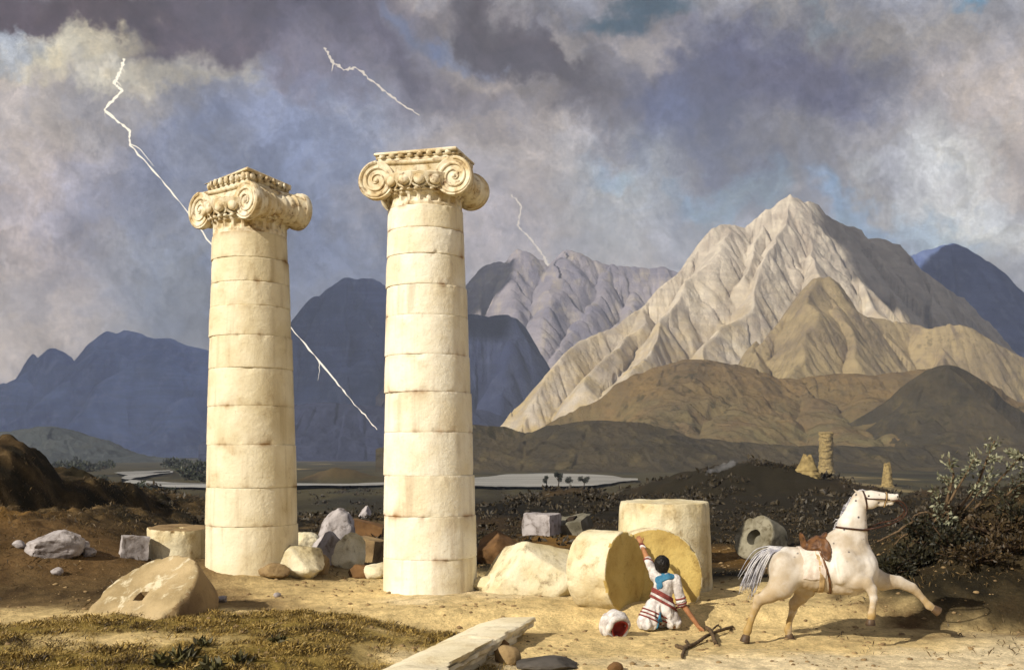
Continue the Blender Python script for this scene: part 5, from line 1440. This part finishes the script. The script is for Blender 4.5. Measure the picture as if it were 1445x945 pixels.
# =================================================================== figures
def wrap(mb, sdf, c, u, w, width, off=.008, n=72, rmax=.9, a0=0, a1=360, rows=None, thick=.012):
    """strap round an implicit body: ring in the plane of u and w, laid on the surface"""
    u = np.asarray(u, float); u /= np.linalg.norm(u); w = np.asarray(w, float); w = w - u * (u @ w); w /= np.linalg.norm(w)
    ax = np.cross(u, w); c = np.asarray(c, float)
    offs = [(-width / 2, off - thick), (-width / 2, off), (-width / 4, off + .003), (width / 4, off + .003), (width / 2, off), (width / 2, off - thick)]
    full = abs(a1 - a0) >= 360
    an = np.radians(np.linspace(a0, a1, n, endpoint=not full))
    V = []
    Dd = np.cos(an)[:, None] * u + np.sin(an)[:, None] * w
    for s in (-width / 2, -width / 4, width / 4, width / 2):
        Sf = trace_many(sdf, np.repeat((c + ax * s)[None], len(an), 0), Dd, rmax)
        for (s2, o) in offs:
            if abs(s2 - s) < 1e-9: V.append((s2, o, Sf + Dd * o))
    V = np.concatenate([next(x[2] for x in V if x[0] == s and x[1] == o) for (s, o) in offs])
    mb.add(V, [tuple(q) for q in (grid_faces(n, len(offs), True) if full else grid_faces(n, len(offs), False))])

def on_surf(sdf, px, py, Y0, span=.9, lift=0.0):
    ts = np.linspace(Y0 - span, Y0 + span, 700)
    d = np.array([(px - HX) / F, 1, -(py - HY) / F])
    pts = np.array([0, 0, CAMZ]) + ts[:, None] * d
    v = sdf(pts); k = int(np.argmax(v < lift))
    if v[k] >= lift: k = int(np.argmin(v))
    return pts[k]

def bounds(pts, m): 
    p = np.array(pts); return p.min(0) - m, p.max(0) + m

# ------------------------------------------------------------------- horse
HORSE_W = stone_mat('white_horse_coat', lin('#e9e4da'), lin('#d9d0c0'), lin('#b49b76'), 1.6, .25, 0, .08, .6, .08)
def horse_coat():
    m, nt, bs = mat_new('white_horse_coat')
    tc = N(nt, 'ShaderNodeTexCoord'); v = tc.outputs['Object']
    c = mixc(nt, noise(nt, v, 2.2, 6), lin('#d8d1c6'), lin('#ab9c86'))
    # legs and belly of the animal are more yellow
    s = N(nt, 'ShaderNodeSeparateXYZ'); nt.links.new(v, s.inputs[0])
    mr = N(nt, 'ShaderNodeMapRange'); mr.inputs['From Min'].default_value = 1.15; mr.inputs['From Max'].default_value = .45; nt.links.new(s.outputs['Z'], mr.inputs['Value'])
    f = noise(nt, v, 5, 5, .6, 0, .2, .6); mu = N(nt, 'ShaderNodeMath', operation='MULTIPLY'); nt.links.new(mr.outputs[0], mu.inputs[0]); nt.links.new(f, mu.inputs[1])
    c = mixc(nt, mu.outputs[0], c, lin('#a2854f'))
    vo = N(nt, 'ShaderNodeTexVoronoi'); vo.inputs['Scale'].default_value = 9; nt.links.new(v, vo.inputs['Vector'])
    th = N(nt, 'ShaderNodeMapRange'); th.inputs['From Min'].default_value = .20; th.inputs['From Max'].default_value = .12; nt.links.new(vo.outputs['Distance'], th.inputs['Value'])
    sc = N(nt, 'ShaderNodeSeparateColor'); nt.links.new(vo.outputs['Color'], sc.inputs[0])
    gt = N(nt, 'ShaderNodeMath', operation='GREATER_THAN'); gt.inputs[1].default_value = .35; nt.links.new(sc.outputs[0], gt.inputs[0])
    zz = N(nt, 'ShaderNodeMapRange'); zz.inputs['From Min'].default_value = 1.25; zz.inputs['From Max'].default_value = 1.40; nt.links.new(s.outputs['Z'], zz.inputs['Value'])
    m1 = N(nt, 'ShaderNodeMath', operation='MULTIPLY'); nt.links.new(th.outputs[0], m1.inputs[0]); nt.links.new(gt.outputs[0], m1.inputs[1])
    m2 = N(nt, 'ShaderNodeMath', operation='MULTIPLY'); nt.links.new(m1.outputs[0], m2.inputs[0]); nt.links.new(zz.outputs[0], m2.inputs[1])
    c = mixc(nt, m2.outputs[0], c, lin('#55504f'))
    nt.links.new(c, bs.inputs['Base Color']); bs.inputs['Roughness'].default_value = .6; bs.inputs['Specular IOR Level'].default_value = .25
    f2 = noise(nt, v, 60, 3, .6, 0, .3, .7, (1, 1, .25)); bump(nt, bs, f2, .12, .01)
    return m
HOOF = plain_mat('hoof_horn', lin('#5e4a35'), lin('#3b2d20'), 9, .5)
LEATHER = plain_mat('brown_leather', lin('#6e4a2a'), lin('#40291a'), 12, .5, .2)
LEATH_D = plain_mat('dark_leather', lin('#47291a'), lin('#2a180f'), 12, .5, .2)
STRAPC = plain_mat('pale_strap', lin('#b79c70'), lin('#8d7450'), 12, .7, .2)
CLOTHC = plain_mat('pale_saddle_cloth', lin('#d2c6b8'), lin('#b8a898'), 9, .9, .2)
HAIRW = plain_mat('grey_horse_hair', lin('#c9c5c2'), lin('#8d8c98'), 10, .6, .2, (1, 1, .15))
BLACK = plain_mat('black_gloss', (.012, .011, .01), (.02, .017, .015), 5, .25, 0)

def make_horse():
    g0 = hit(1055, 908)
    Y0 = g0[1]
    H = lambda px, py, d=0.0: P(px, py, Y0 + .10 + d)
    base = np.array([H(1165, 800)[0], Y0 + .1, gz(H(1165, 800)[0], Y0 + .1)])
    t = thing('horse', 'white saddled horse rearing away in fright on the pale sand', 'horse', base)
    def core(p):                                     # trunk and neck only
        d = sd_cone(p, H(1112, 799, .14), H(1156, 802, .0), .30, .32)
        d = smin(d, sd_cone(p, H(1156, 802, .0), H(1198, 801, -.12), .31, .36), .10)
        d = smin(d, sd_ell(p, H(1216, 803, -.16), (.25, .24, .33)), .10)
        d = smin(d, sd_ell(p, H(1108, 806, .12), (.22, .28, .30)), .08)
        d = smin(d, sd_cone(p, H(1158, 775, .0), H(1180, 765, -.08), .17, .17), .12)          # withers
        d = smin(d, sd_cone(p, H(1197, 783, -.11), H(1203, 742, -.14), .31, .205, (1, .75, 1)), .12)
        d = smin(d, sd_cone(p, H(1203, 742, -.14), H(1211, 708, -.16), .205, .125, (1, .75, 1)), .06)
        d = smin(d, sd_cone(p, H(1180, 826, -.15), H(1202, 822, -.2), .12, .15), .12)          # breast bone
        # shoulder, haunch, ribs and the grooves between them
        d = smin(d, sd_ell(p, H(1192, 800, -.36), (.16, .13, .27), rot('Y', 18)), .05)
        d = smin(d, sd_ell(p, H(1107, 801, -.04), (.17, .15, .23), rot('Y', -14)), .09)
        d = smin(d, sd_ell(p, H(1222, 806, -.32), (.13, .13, .19)), .03)
        q = sd_cone(p, H(1176, 770, -.36), H(1184, 824, -.44), .012, .014); d = -smin(-d, q, .035)
        q = sd_cone(p, H(1214, 742, -.33), H(1210, 800, -.52), .008, .014); d = -smin(-d, q, .03)
        q = sd_cone(p, H(1124, 786, -.26), H(1120, 824, -.26), .010, .014); d = -smin(-d, q, .035)
        for rx in (1136, 1143, 1150, 1157, 1164):
            d = d - .006 * np.exp(-((p[..., 0] - H(rx, 800)[0] - .10 * (p[..., 2] - H(rx, 800)[2])) / .022) ** 2) * (p[..., 1] < Y0 + .05)
        # muscle grooves
        d = d + .012 * fbm(p[..., 0] * 4, p[..., 1] * 4, p[..., 2] * 4, 3) + .007 * ridged(p[..., 0] * 7, p[..., 1] * 7, p[..., 2] * 4, 2)
        return d
    legs = []
    def leg(p, pts, k=.025):
        d = None
        for a, b in zip(pts[:-1], pts[1:]):
            q = sd_cone(p, H(*a[:3]), H(*b[:3]), a[3] * 1.1, b[3] * 1.1, (1, .8, 1)); d = q if d is None else smin(d, q, k)
        return d
    LEGS = {
        'hn': [(1110, 810, -.02, .24), (1102, 827, -.08, .18), (1087, 838, -.09, .115), (1071, 847, -.09, .070), (1066, 857, -.09, .056), (1060, 874, -.09, .042), (1055, 889, -.09, .054), (1053, 896, -.09, .046)],
        'hf': [(1124, 812, .26, .21), (1136, 829, .27, .15), (1130, 842, .28, .098), (1121, 852, .28, .066), (1119, 861, .28, .053), (1114, 876, .28, .040), (1112, 888, .28, .051), (1113, 895, .28, .044)],
        'fb': [(1203, 812, -.33, .17), (1211, 819, -.40, .12), (1223, 822, -.45, .084), (1230, 831, -.46, .068), (1233, 844, -.46, .050), (1231, 858, -.46, .042), (1230, 867, -.46, .053), (1229, 874, -.46, .046)],
        'fe': [(1226, 812, -.02, .17), (1246, 820, .02, .12), (1268, 821, .04, .085), (1287, 829, .05, .068), (1294, 835, .05, .052), (1304, 846, .05, .042), (1311, 854, .05, .053), (1317, 858, .05, .046)]}
    def head(p):
        d = sd_cone(p, H(1215, 701, -.16), H(1230, 704, -.20), .110, .115, (1, .72, 1))
        d = smin(d, sd_cone(p, H(1230, 701, -.20), H(1259, 702, -.26), .100, .058, (1, .8, 1)), .04)
        d = smin(d, sd_ell(p, H(1228, 708, -.19), (.125, .07, .105)), .03)                      # jaw
        d = smin(d, sd_ell(p, H(1262, 702, -.265), (.062, .058, .054)), .03)                     # muzzle
        d = smin(d, sd_cone(p, H(1243, 711, -.22), H(1259, 710, -.255), .04, .026, (1, .8, 1)), .03)   # lower jaw
        d = smin(d, sd_ell(p, H(1266, 698, -.27), (.022, .04, .02)), .02)
        d = np.maximum(d, -sd_cone(p, H(1256, 708, -.26), H(1272, 708.2, -.28), .004, .014))      # open mouth
        for s in (-1, 1):
            d = smin(d, sd_ell(p, H(1224, 697.5, -.18 + s * .07), (.03, .02, .022)), .02)        # brow
            d = smin(d, sd_cone(p, H(1212, 696, -.15 + s * .055), H(1204.5, 690, -.14 + s * .07), .026, .008), .015)
        return d
    def body(p):
        d = core(p)
        d = smin(d, head(p), .045)
        for a_, b_ in (((1069, 846, -.10), (1067.5, 841.5, -.10)), ((1119, 851, .28), (1117.5, 846.5, .28))): d = smin(d, sd_cone(p, H(*a_), H(*b_), .05, .030), .02)
        for k, pts in LEGS.items(): d = smin(d, leg(p, pts), .055)
        return d
    allp = [H(1040, 690), H(1340, 915), H(1200, 800, -.6), H(1200, 800, .45)]
    lo, hi = bounds(allp, .02)
    V, Q = nets(body, lo, hi, .0145)
    V = relax(V, Q, 2, .4)
    build('body', (V, Q), horse_coat(), t)
    # hooves
    for k, tip, dirv in (('hn', (1050.5, 905, -.09), (-.25, 0, -1)), ('hf', (1116, 903.5, .28), (.30, 0, -1)), ('fb', (1229, 881.5, -.46), (-.05, 0, -1)), ('fe', (1325, 863, .05), (.9, 0, -.55))):
        a = H(*LEGS[k][-1][:3]); b = H(*tip)
        d = b - a; L = np.linalg.norm(d); ax = d / L
        V, Fc = lathe([(.02, 0), (.048, .0), (.060, .02), (.074, L * .9 + .01), (.072, L + .015), (.03, L + .016)], 20, lambda T, r, z: (r * (1 + .12 * np.cos(T)), z))
        build('hoof', (place(V, aim(ax), a - ax * .012), Fc), HOOF, t, angle=45)
    # eyes and nostrils
    for s in (-1, 1):
        mb = MB().add(*sphere(H(1226, 699.5, -.185 + s * .082), (.018, .012, .016), 12, 8)); build('eye', mb, BLACK, t)
        mb = MB().add(*sphere(H(1266.5, 700.5, -.272 + s * .038), (.010, .012, .014), 10, 7)); build('nostril', mb, BLACK, t)
    # tail
    rs = np.random.RandomState(4); mb = MB()
    for i in range(150):
        u = rs.normal(size=3); s0 = np.array([rs.normal() * .022, rs.normal() * .03, rs.normal() * .022])
        spread = rs.uniform(-1, 1)
        pts = [H(1102, 777, .13) + s0, H(1088, 777 + spread * 2, .14) + s0, H(1075 + spread * 4, 788 + spread * 5, .15) + s0 * 1.6 + u * .012, H(1065 + spread * 6, 805 + spread * 5, .14) + s0 * 2 + u * .02, H(1056 + spread * 7 + rs.normal() * 2, 826 + rs.normal() * 3 + spread * 2, .12) + s0 * 2.2 + u * .03]
        mb.add(*tube(spline(pts, 14), np.linspace(.012, .003, 14), 5))
    build('tail', mb, HAIRW, t)
    # mane, short along the crest, and forelock
    mb = MB()
    for i in range(110):
        a = rs.uniform(0, 1)
        cx = np.interp(a, [0, .35, .7, 1], [1208, 1194, 1183, 1172]); cy = np.interp(a, [0, .35, .7, 1], [695, 712, 735, 755])
        p0 = H(cx + 2, cy, -.14 + .04 * a); 
        e = p0 + np.array([-.015 + rs.normal() * .02, .08 + rs.normal() * .03, -.06 - rs.uniform(0, .05)])
        mb.add(*tube([p0 + np.array([.015, 0, -.02]), (p0 + e) / 2 + np.array([-.012, 0, .03]), e], [.007, .006, .002], 5))
    for i in range(24):
        p0 = H(1211 + rs.normal(), 694, -.15 + rs.normal() * .02); e = p0 + np.array([.10 + rs.normal() * .03, rs.normal() * .04 - .03, .01 + rs.normal() * .015])
        mb.add(*tube([p0, (p0 + e) / 2 + np.array([0, 0, .025]), e], [.008, .007, .003], 5))
    build('mane', mb, HAIRW, t)
    # saddle cloth, saddle, girth
    yy = np.array([0, 1.0, 0]); zz = np.array([0, 0, 1.0])
    def cloth(p):
        c = H(1141, 788, .03)
        q = np.abs(p - c) - np.array([.15, .6, .29])
        return np.maximum(body(p) - .016, np.max(q, -1) + .02 * fbm(p[..., 0] * 6, p[..., 1] * 6, p[..., 2] * 6, 2))
    c = H(1141, 785, .03)
    V, Q = nets(cloth, c - np.array([.28, .5, .42]), c + np.array([.28, .5, .42]), .013); V = relax(V, Q, 1)
    build('saddle_cloth', (V, Q), CLOTHC, t)
    def sad(p):
        c = H(1149, 772, .0)
        seat = np.maximum(body(p) - .055, sd_ell(p, c + np.array([0, 0, .04]), (.20, .24, .15)))
        cant = sd_ell(p, H(1133, 762, .06), (.026, .17, .13), rot('Y', -16))
        pom = sd_ell(p, H(1163, 757, -.03), (.026, .12, .085), rot('Y', 22))
        flap = np.maximum(body(p) - .040, sd_ell(p, H(1163, 775, -.18), (.075, .4, .17)))
        return smin(smin(smin(seat, cant, .05), pom, .05), flap, .03)
    V, Q = nets(sad, c - np.array([.40, .55, .35]), c + np.array([.45, .55, .55]), .014); V = relax(V, Q, 2)
    build('saddle', (V, Q), LEATHER, t)
    mb = MB(); wrap(mb, body, H(1150, 802, 0), yy, np.array([-.13, 0, 1.0]), .075, .014, 80, .75); build('girth', mb, STRAPC, t)
    mb = MB(); wrap(mb, body, H(1158, 803, -.02), yy, np.array([-.28, 0, 1.0]), .028, .016, 80, .75); build('girth_strap', mb, LEATHER, t)
    # bridle
    mb = MB()
    nb = H(1249, 702, -.235); wrap(mb, body, nb, yy, np.array([.12, 0, 1.0]), .030, .006, 40, .22)
    wrap(mb, body, H(1218.5, 702, -.17), yy, np.array([-.22, 0, 1.0]), .022, .008, 48, .3)
    for s in (0,):
        pts = [on_surf(body, x, y, Y0, .7, .008) for x, y in ((1220, 702.5), (1227, 703.5), (1236, 704), (1245, 704.2), (1256, 705))]
        mb.add(*tube(pts, .010, 6))
    build('bridle', mb, LEATH_D, t)
    mb = MB(); wrap(mb, body, nb + np.array([.0, 0, 0]), yy, np.array([.12, 0, 1.0]), .018, .012, 40, .22); build('noseband', mb, STRAPC, t)
    # reins: loop round the neck, then hanging out in front
    mb = MB()
    wrap(mb, body, H(1199, 747, -.14), yy, np.array([.0, 0, 1.0]), .02, .008, 8, .2) if False else None
    wrap(mb, body, H(1200, 745, -.14), np.array([1.0, 0, -.10]), yy, .026, .014, 64, .5)
    bit = on_surf(body, 1258, 706, Y0, .7, .01)
    a0 = on_surf(body, 1218, 747, Y0, .7, .015)
    mb.add(*tube(spline([a0, H(1234, 745, -.40), H(1254, 740, -.40), H(1270, 733, -.38), H(1279, 724, -.36), H(1279, 715, -.35), H(1271, 707, -.34), bit], 40), .011, 6))
    mb.add(*tube(spline([H(1222, 747, -.06), H(1240, 738, -.05), H(1262, 733, -.10), H(1276, 722, -.2), H(1270, 711, -.22), bit + np.array([0, .1, 0])], 36), .010, 6))
    build('reins', mb, LEATH_D, t)
    mb = MB(); wrap(mb, body, H(1196, 786, -.12), np.array([1.0, 0, -.45]), yy, .035, .010, 72, .8, 0, 360) if False else None
    return t

# ------------------------------------------------------------------- man
SKIN = plain_mat('tanned_skin', lin('#a5734d'), lin('#8c5f3e'), 8, .6, .1)
HAIRB = plain_mat('black_hair', lin('#15120f'), lin('#1f1a15'), 40, .5, .5, (1, 1, .3))
LINEN = plain_mat('white_linen', lin('#d9d3cc'), lin('#aaa099'), 9, .9, .6)
REDC = plain_mat('red_cloth', lin('#84423a'), lin('#64302b'), 12, .9, .3)
BLUEC = plain_mat('blue_cloth', lin('#457c98'), lin('#2f617c'), 10, .9, .3)

def make_man():
    g0 = hit(928, 887)
    Y0 = g0[1]
    H = lambda px, py, d=0.0: P(px, py, Y0 + d)
    base = np.array([H(930, 880)[0], Y0, g0[2]])
    t = thing('person', 'kneeling man in a white tunic with red striped sash seen from behind, one arm raised', 'person', base)
    zg = g0[2]
    hc = H(934, 796, .06)
    arms = {'L': [(924, 812, .10, .062), (913, 787, .30, .047), (905, 766, .50, .033)], 'R': [(953, 817, .02, .066), (964, 853, -.02, .049), (986, 884, -.12, .033)]}
    def chain(p, pts, k=.02):
        d = None
        for a, b in zip(pts[:-1], pts[1:]):
            q = sd_cone(p, H(*a[:3]), H(*b[:3]), a[3], b[3]); d = q if d is None else smin(d, q, k)
        return d
    # hands: palm, four fingers, thumb
    def hand(p, wr, dirv, side, nrm, curl):
        dirv = dirv / np.linalg.norm(dirv); side = side - dirv * (dirv @ side); side /= np.linalg.norm(side); nrm = np.cross(dirv, side) * (1 if np.dot(np.cross(dirv, side), nrm) > 0 else -1)
        Rm = np.stack([dirv, side, nrm], 1)
        d = sd_ell(p, wr + dirv * .050, (.056, .043, .018), Rm)
        for k, (o, L) in enumerate(((-.032, .062), (-.011, .075), (.011, .072), (.031, .055))):
            r0 = wr + dirv * .085 + side * o
            m1 = r0 + (dirv * math.cos(curl * .5) - nrm * math.sin(curl * .5)) * L * .55
            m2 = m1 + (dirv * math.cos(curl * 1.3) - nrm * math.sin(curl * 1.3)) * L * .55
            d = smin(d, smin(sd_cone(p, r0, m1, .0105, .0098), sd_cone(p, m1, m2, .0098, .008), .004), .006)
        th0 = wr + dirv * .030 + side * -.036
        th1 = th0 + dirv * .030 - side * .030 - nrm * .010; th2 = th1 + dirv * .030 - side * .004 - nrm * .016
        d = smin(d, smin(sd_cone(p, th0, th1, .014, .012), sd_cone(p, th1, th2, .012, .009), .005), .012)
        return d
    wl = H(905, 766, .50); wr = H(986, 884, -.12)
    def body(p):
        d = sd_ell(p, hc, (.095, .11, .125))
        d = smin(d, sd_ell(p, hc + np.array([-.03, .062, -.055]), (.055, .05, .06)), .03)     # jaw
        d = smin(d, sd_cone(p, hc + np.array([-.045, .095, .0]), hc + np.array([-.055, .112, -.03]), .012, .016), .012)   # nose
        for s in (-1, 1): d = smin(d, sd_ell(p, hc + np.array([s * .083, .02, -.015]), (.014, .026, .034)), .01)          # ears
        d = smin(d, sd_cone(p, hc + np.array([0, 0, -.08]), H(937, 815, .04), .055, .062), .02)
        d = smin(d, sd_cone(p, H(938, 823, .03), H(933, 848, .0), .155, .13, (1, .72, 1)), .04)
        d = smin(d, sd_cone(p, H(933, 848, .0), H(931, 864, .0), .135, .15, (1, .85, 1)), .04)
        d = smin(d, chain(p, arms['L']), .035); d = smin(d, chain(p, arms['R']), .035)
        d = smin(d, chain(p, [(922, 866, .02, .10), (910, 877, .34, .07)]), .04)
        d = smin(d, chain(p, [(910, 877, .34, .065), (913, 881, -.05, .042), (915, 884, -.20, .030)]), .03)
        d = smin(d, chain(p, [(942, 866, .02, .10), (953, 876, .32, .07)]), .04)
        d = smin(d, chain(p, [(953, 876, .32, .065), (951, 881, .0, .042), (951, 884, -.12, .030)]), .03)
        d = smin(d, hand(p, wl, H(897, 750, .60) - wl, np.array([-1.0, .3, .3]), np.array([0, -1.0, .3]), .55), .012)
        d = smin(d, hand(p, wr, H(1002, 898, -.20) - wr, np.array([.6, -1.0, .5]), np.array([.3, .3, 1.0]), 1.2), .012)
        return d
    def torso(p):
        d = sd_cone(p, H(938, 822, .03), H(933, 846, .0), .180, .155, (1, .78, 1))
        d = smin(d, sd_cone(p, H(924, 813, .09), H(953, 817, .03), .085, .085), .05)
        d = smin(d, sd_cone(p, H(933, 846, .0), H(931, 862, .02), .165, .19, (1, .9, 1)), .05)
        d = smin(d, sd_cone(p, H(924, 858, .0), H(914, 877, -.10), .17, .165, (1, 1.2, 1)), .04)
        d = smin(d, sd_cone(p, H(939, 858, .0), H(949, 877, -.02), .16, .135, (1, 1.2, 1)), .04)
        d = smin(d, sd_ell(p, H(931, 870, .16), (.28, .22, .20)), .05)
        fold = .014 * np.sin(p[..., 0] * 38 + 5 * fbm(p[..., 0] * 3, p[..., 1] * 3, p[..., 2] * 3, 3)) * sstep(H(930, 838)[2], H(930, 872)[2], p[..., 2])
        d = d + fold + .014 * ridged(p[..., 0] * 5, p[..., 1] * 5, p[..., 2] * 3, 3)
        return d
    def tunic(p):
        d = torso(p)
        s = sd_cone(p, H(924, 812, .10), H(914, 789, .28), .080, .066); s = smin(s, sd_cone(p, H(953, 817, .02), H(962, 850, -.02), .088, .082), .03)
        s = s + .012 * ridged(p[..., 0] * 8, p[..., 1] * 8, p[..., 2] * 8, 3)
        return np.maximum(smin(d, s, .035), zg + .015 - p[..., 2])
    lo, hi = bounds([H(890, 742, .7), H(1015, 905, -.45), H(900, 900, -.45), H(960, 780, .7)], .03)
    lo[2] = zg - .06
    V, Q = nets(body, lo, hi, .0085); build('body', (V, Q), SKIN, t)
    lo2, hi2 = bounds([H(895, 780, .45), H(975, 893, -.36)], .03)
    V, Q = nets(tunic, lo2, hi2, .010); V = relax(V, Q, 1); build('tunic', (V, Q), LINEN, t)
    def hair(p):
        d = sd_ell(p, hc + np.array([0, -.012, .012]), (.128, .132, .148)) + .014 * ridged(p[..., 0] * 20, p[..., 1] * 20, p[..., 2] * 10, 3)
        d = smin(d, sd_ell(p, hc + np.array([.01, -.05, -.08]), (.085, .07, .07)), .03)
        return np.maximum(d, -sd_ell(p, hc + np.array([-.05, .12, -.05]), (.085, .09, .12)))
    V, Q = nets(hair, hc - .21, hc + .21, .009); build('hair', (V, Q), HAIRB, t)
    # eyes on the far side of the head
    for s in (-1, 1):
        build('eye', MB().add(*sphere(hc + np.array([-.045 + s * .032, .093 - .01 * s, .012]), (.011, .008, .009), 10, 7)), BLACK, t)
    # blue waistcoat showing at the collar and below the sash
    def vest(p):
        r = np.minimum(sd_cone(p, H(928, 815, -.1), H(931, 826, -.1), .03, .03), sd_cone(p, H(930, 818, -.05), H(948, 812, -.05), .05, .035))
        r = np.minimum(r, sd_cone(p, H(936, 812, -.0), H(926, 832, -.14), .035, .02))
        return np.maximum(torso(p) - .017, np.maximum(r - .02, p[..., 1] - (Y0 + .05)))
    c = H(936, 822, 0); V, Q = nets(vest, c - np.array([.22, .32, .26]), c + np.array([.22, .25, .24]), .008); build('waistcoat', (V, Q), BLUEC, t)
    def breech(p):
        return np.maximum(tunic(p) - .018, sd_cone(p, H(932, 866, -.2), H(933, 884, -.2), .03, .09))
    c = H(932, 875, -.2); V, Q = nets(breech, c - .22, c + .22, .009); build('breeches', (V, Q), BLUEC, t)
    # striped sash and borders
    def bands(name, c, u, w, offs, width, mats, rmax=.5, sdf=tunic, off=.008):
        ax = np.cross(np.asarray(u, float) / np.linalg.norm(u), np.asarray(w, float) / np.linalg.norm(w))
        for o, m in zip(offs, mats):
            mb = MB(); wrap(mb, sdf, np.asarray(c) + ax * o, u, w, width, off, 70, rmax); build(name, mb, m, t)
    bands('sash', H(936, 843, .0), (1, 0, -.55), (0, 1, -.1), (-.07, -.03, .01, .05), .040, (REDC, LINEN, REDC, REDC), .45, torso, .022)
    bands('hem_border', H(918, 868, -.06), (1, 0, -.45), (0, 1, -.2), (-.06, .0, .06), .024, (REDC, REDC, REDC), .30, torso, .010)
    bands('sleeve_border', H(961.5, 846, -.02), (1, .0, .28), (0, 1, 0), (-.10, -.055, -.01, .03), .026, (REDC, REDC, LINEN, REDC), .14, tunic, .007)
    bands('sleeve_border', H(915.5, 792, .26), (1, 0, -.5), (0, .7, -.7), (.0,), .025, (REDC,), .10, tunic, .006)
    bands('shirt_cuff', H(907, 771, .455), (1, 0, -.4), (0, .6, -.7), (-.02, .02), .035, (LINEN, REDC), .08, body, .008)
    # crossed sticks held in the right hand
    Ys = lambda d: Y0 + d
    mb = MB()
    G = lambda px, py: np.array([*hit(px, py)[:2], hit(px, py)[2] + .03])
    for pts, r in [([G(962, 918), G(980, 911), G(1000, 903) + [0, 0, .05], G(1020, 894) + [0, 0, .04], G(1033, 886)], .026), ([G(996, 889) + [0, 0, .02], G(1003, 899) + [0, 0, .07], G(1010, 910)], .034), ([G(954, 913), G(963, 916), G(970, 914)], .034), ([G(962, 930), G(966, 920), G(972, 914)], .022), ([G(1006, 893) + [0, 0, .03], G(1012, 888) + [0, 0, .04], G(1014, 884)], .014), ([G(968, 906), G(972, 912)], .02)]:
        sp = spline(pts, 16); sp += np.stack([.012 * fbm(np.arange(16) * .5, r * 99, k + 1.5, 3) for k in range(3)], 1)
        mb.add(*tube(sp, r * (1 + .25 * fbm(np.arange(16) * .6, r * 50, .5, 2)), 8))
    tag(build('wooden_stick', mb, WOOD, None, tuple(G(1000, 903))), 'gnarled forked stick lying under the kneeling man\'s right hand', 'stick')
    # turban fallen on the sand
    c = hit(866, 896); c = c + np.array([0, .0, .17])
    ax = np.array([.45, -.78, -.30]); ax /= np.linalg.norm(ax)
    M = aim(ax, 0)
    tt = thing('turban', 'white turban with a red lining fallen on the sand beside the kneeling man', 'turban', (c[0], c[1], c[2] - .17))
    mb = MB()
    for k, (r, z, rr) in enumerate([(.175, .12, .055), (.19, .06, .062), (.195, .0, .062), (.175, -.06, .060), (.14, -.115, .055), (.09, -.15, .05)]):
        n = 44; a = np.linspace(0, 2 * PI, n)
        tilt = .025 * math.sin(k * 2.1)
        pts = np.stack([r * np.cos(a), r * np.sin(a), z + tilt * np.cos(a + k) + .008 * np.sin(5 * a + k)], 1)
        mb.add(*tube(place(pts, M, c), rr * (1 + .08 * np.sin(7 * a + k)) * .9, 10))
    build('wound_cloth', mb, LINEN, tt)
    V, Fc = lathe([(.150, .172), (.140, .178), (.126, .165), (.120, .12), (.112, .06), (.08, .02), (.02, .01)], 36, lambda T, r, z: (r * (1 + .05 * np.sin(3 * T)), z + .008 * np.sin(2 * T)), False, True)
    build('lining', (place(V, M, c), Fc), plain_mat('faded_red_lining', lin('#a8463a'), lin('#7c2f2a'), 8, .9, .3), tt)
    return t

make_man()
make_horse()
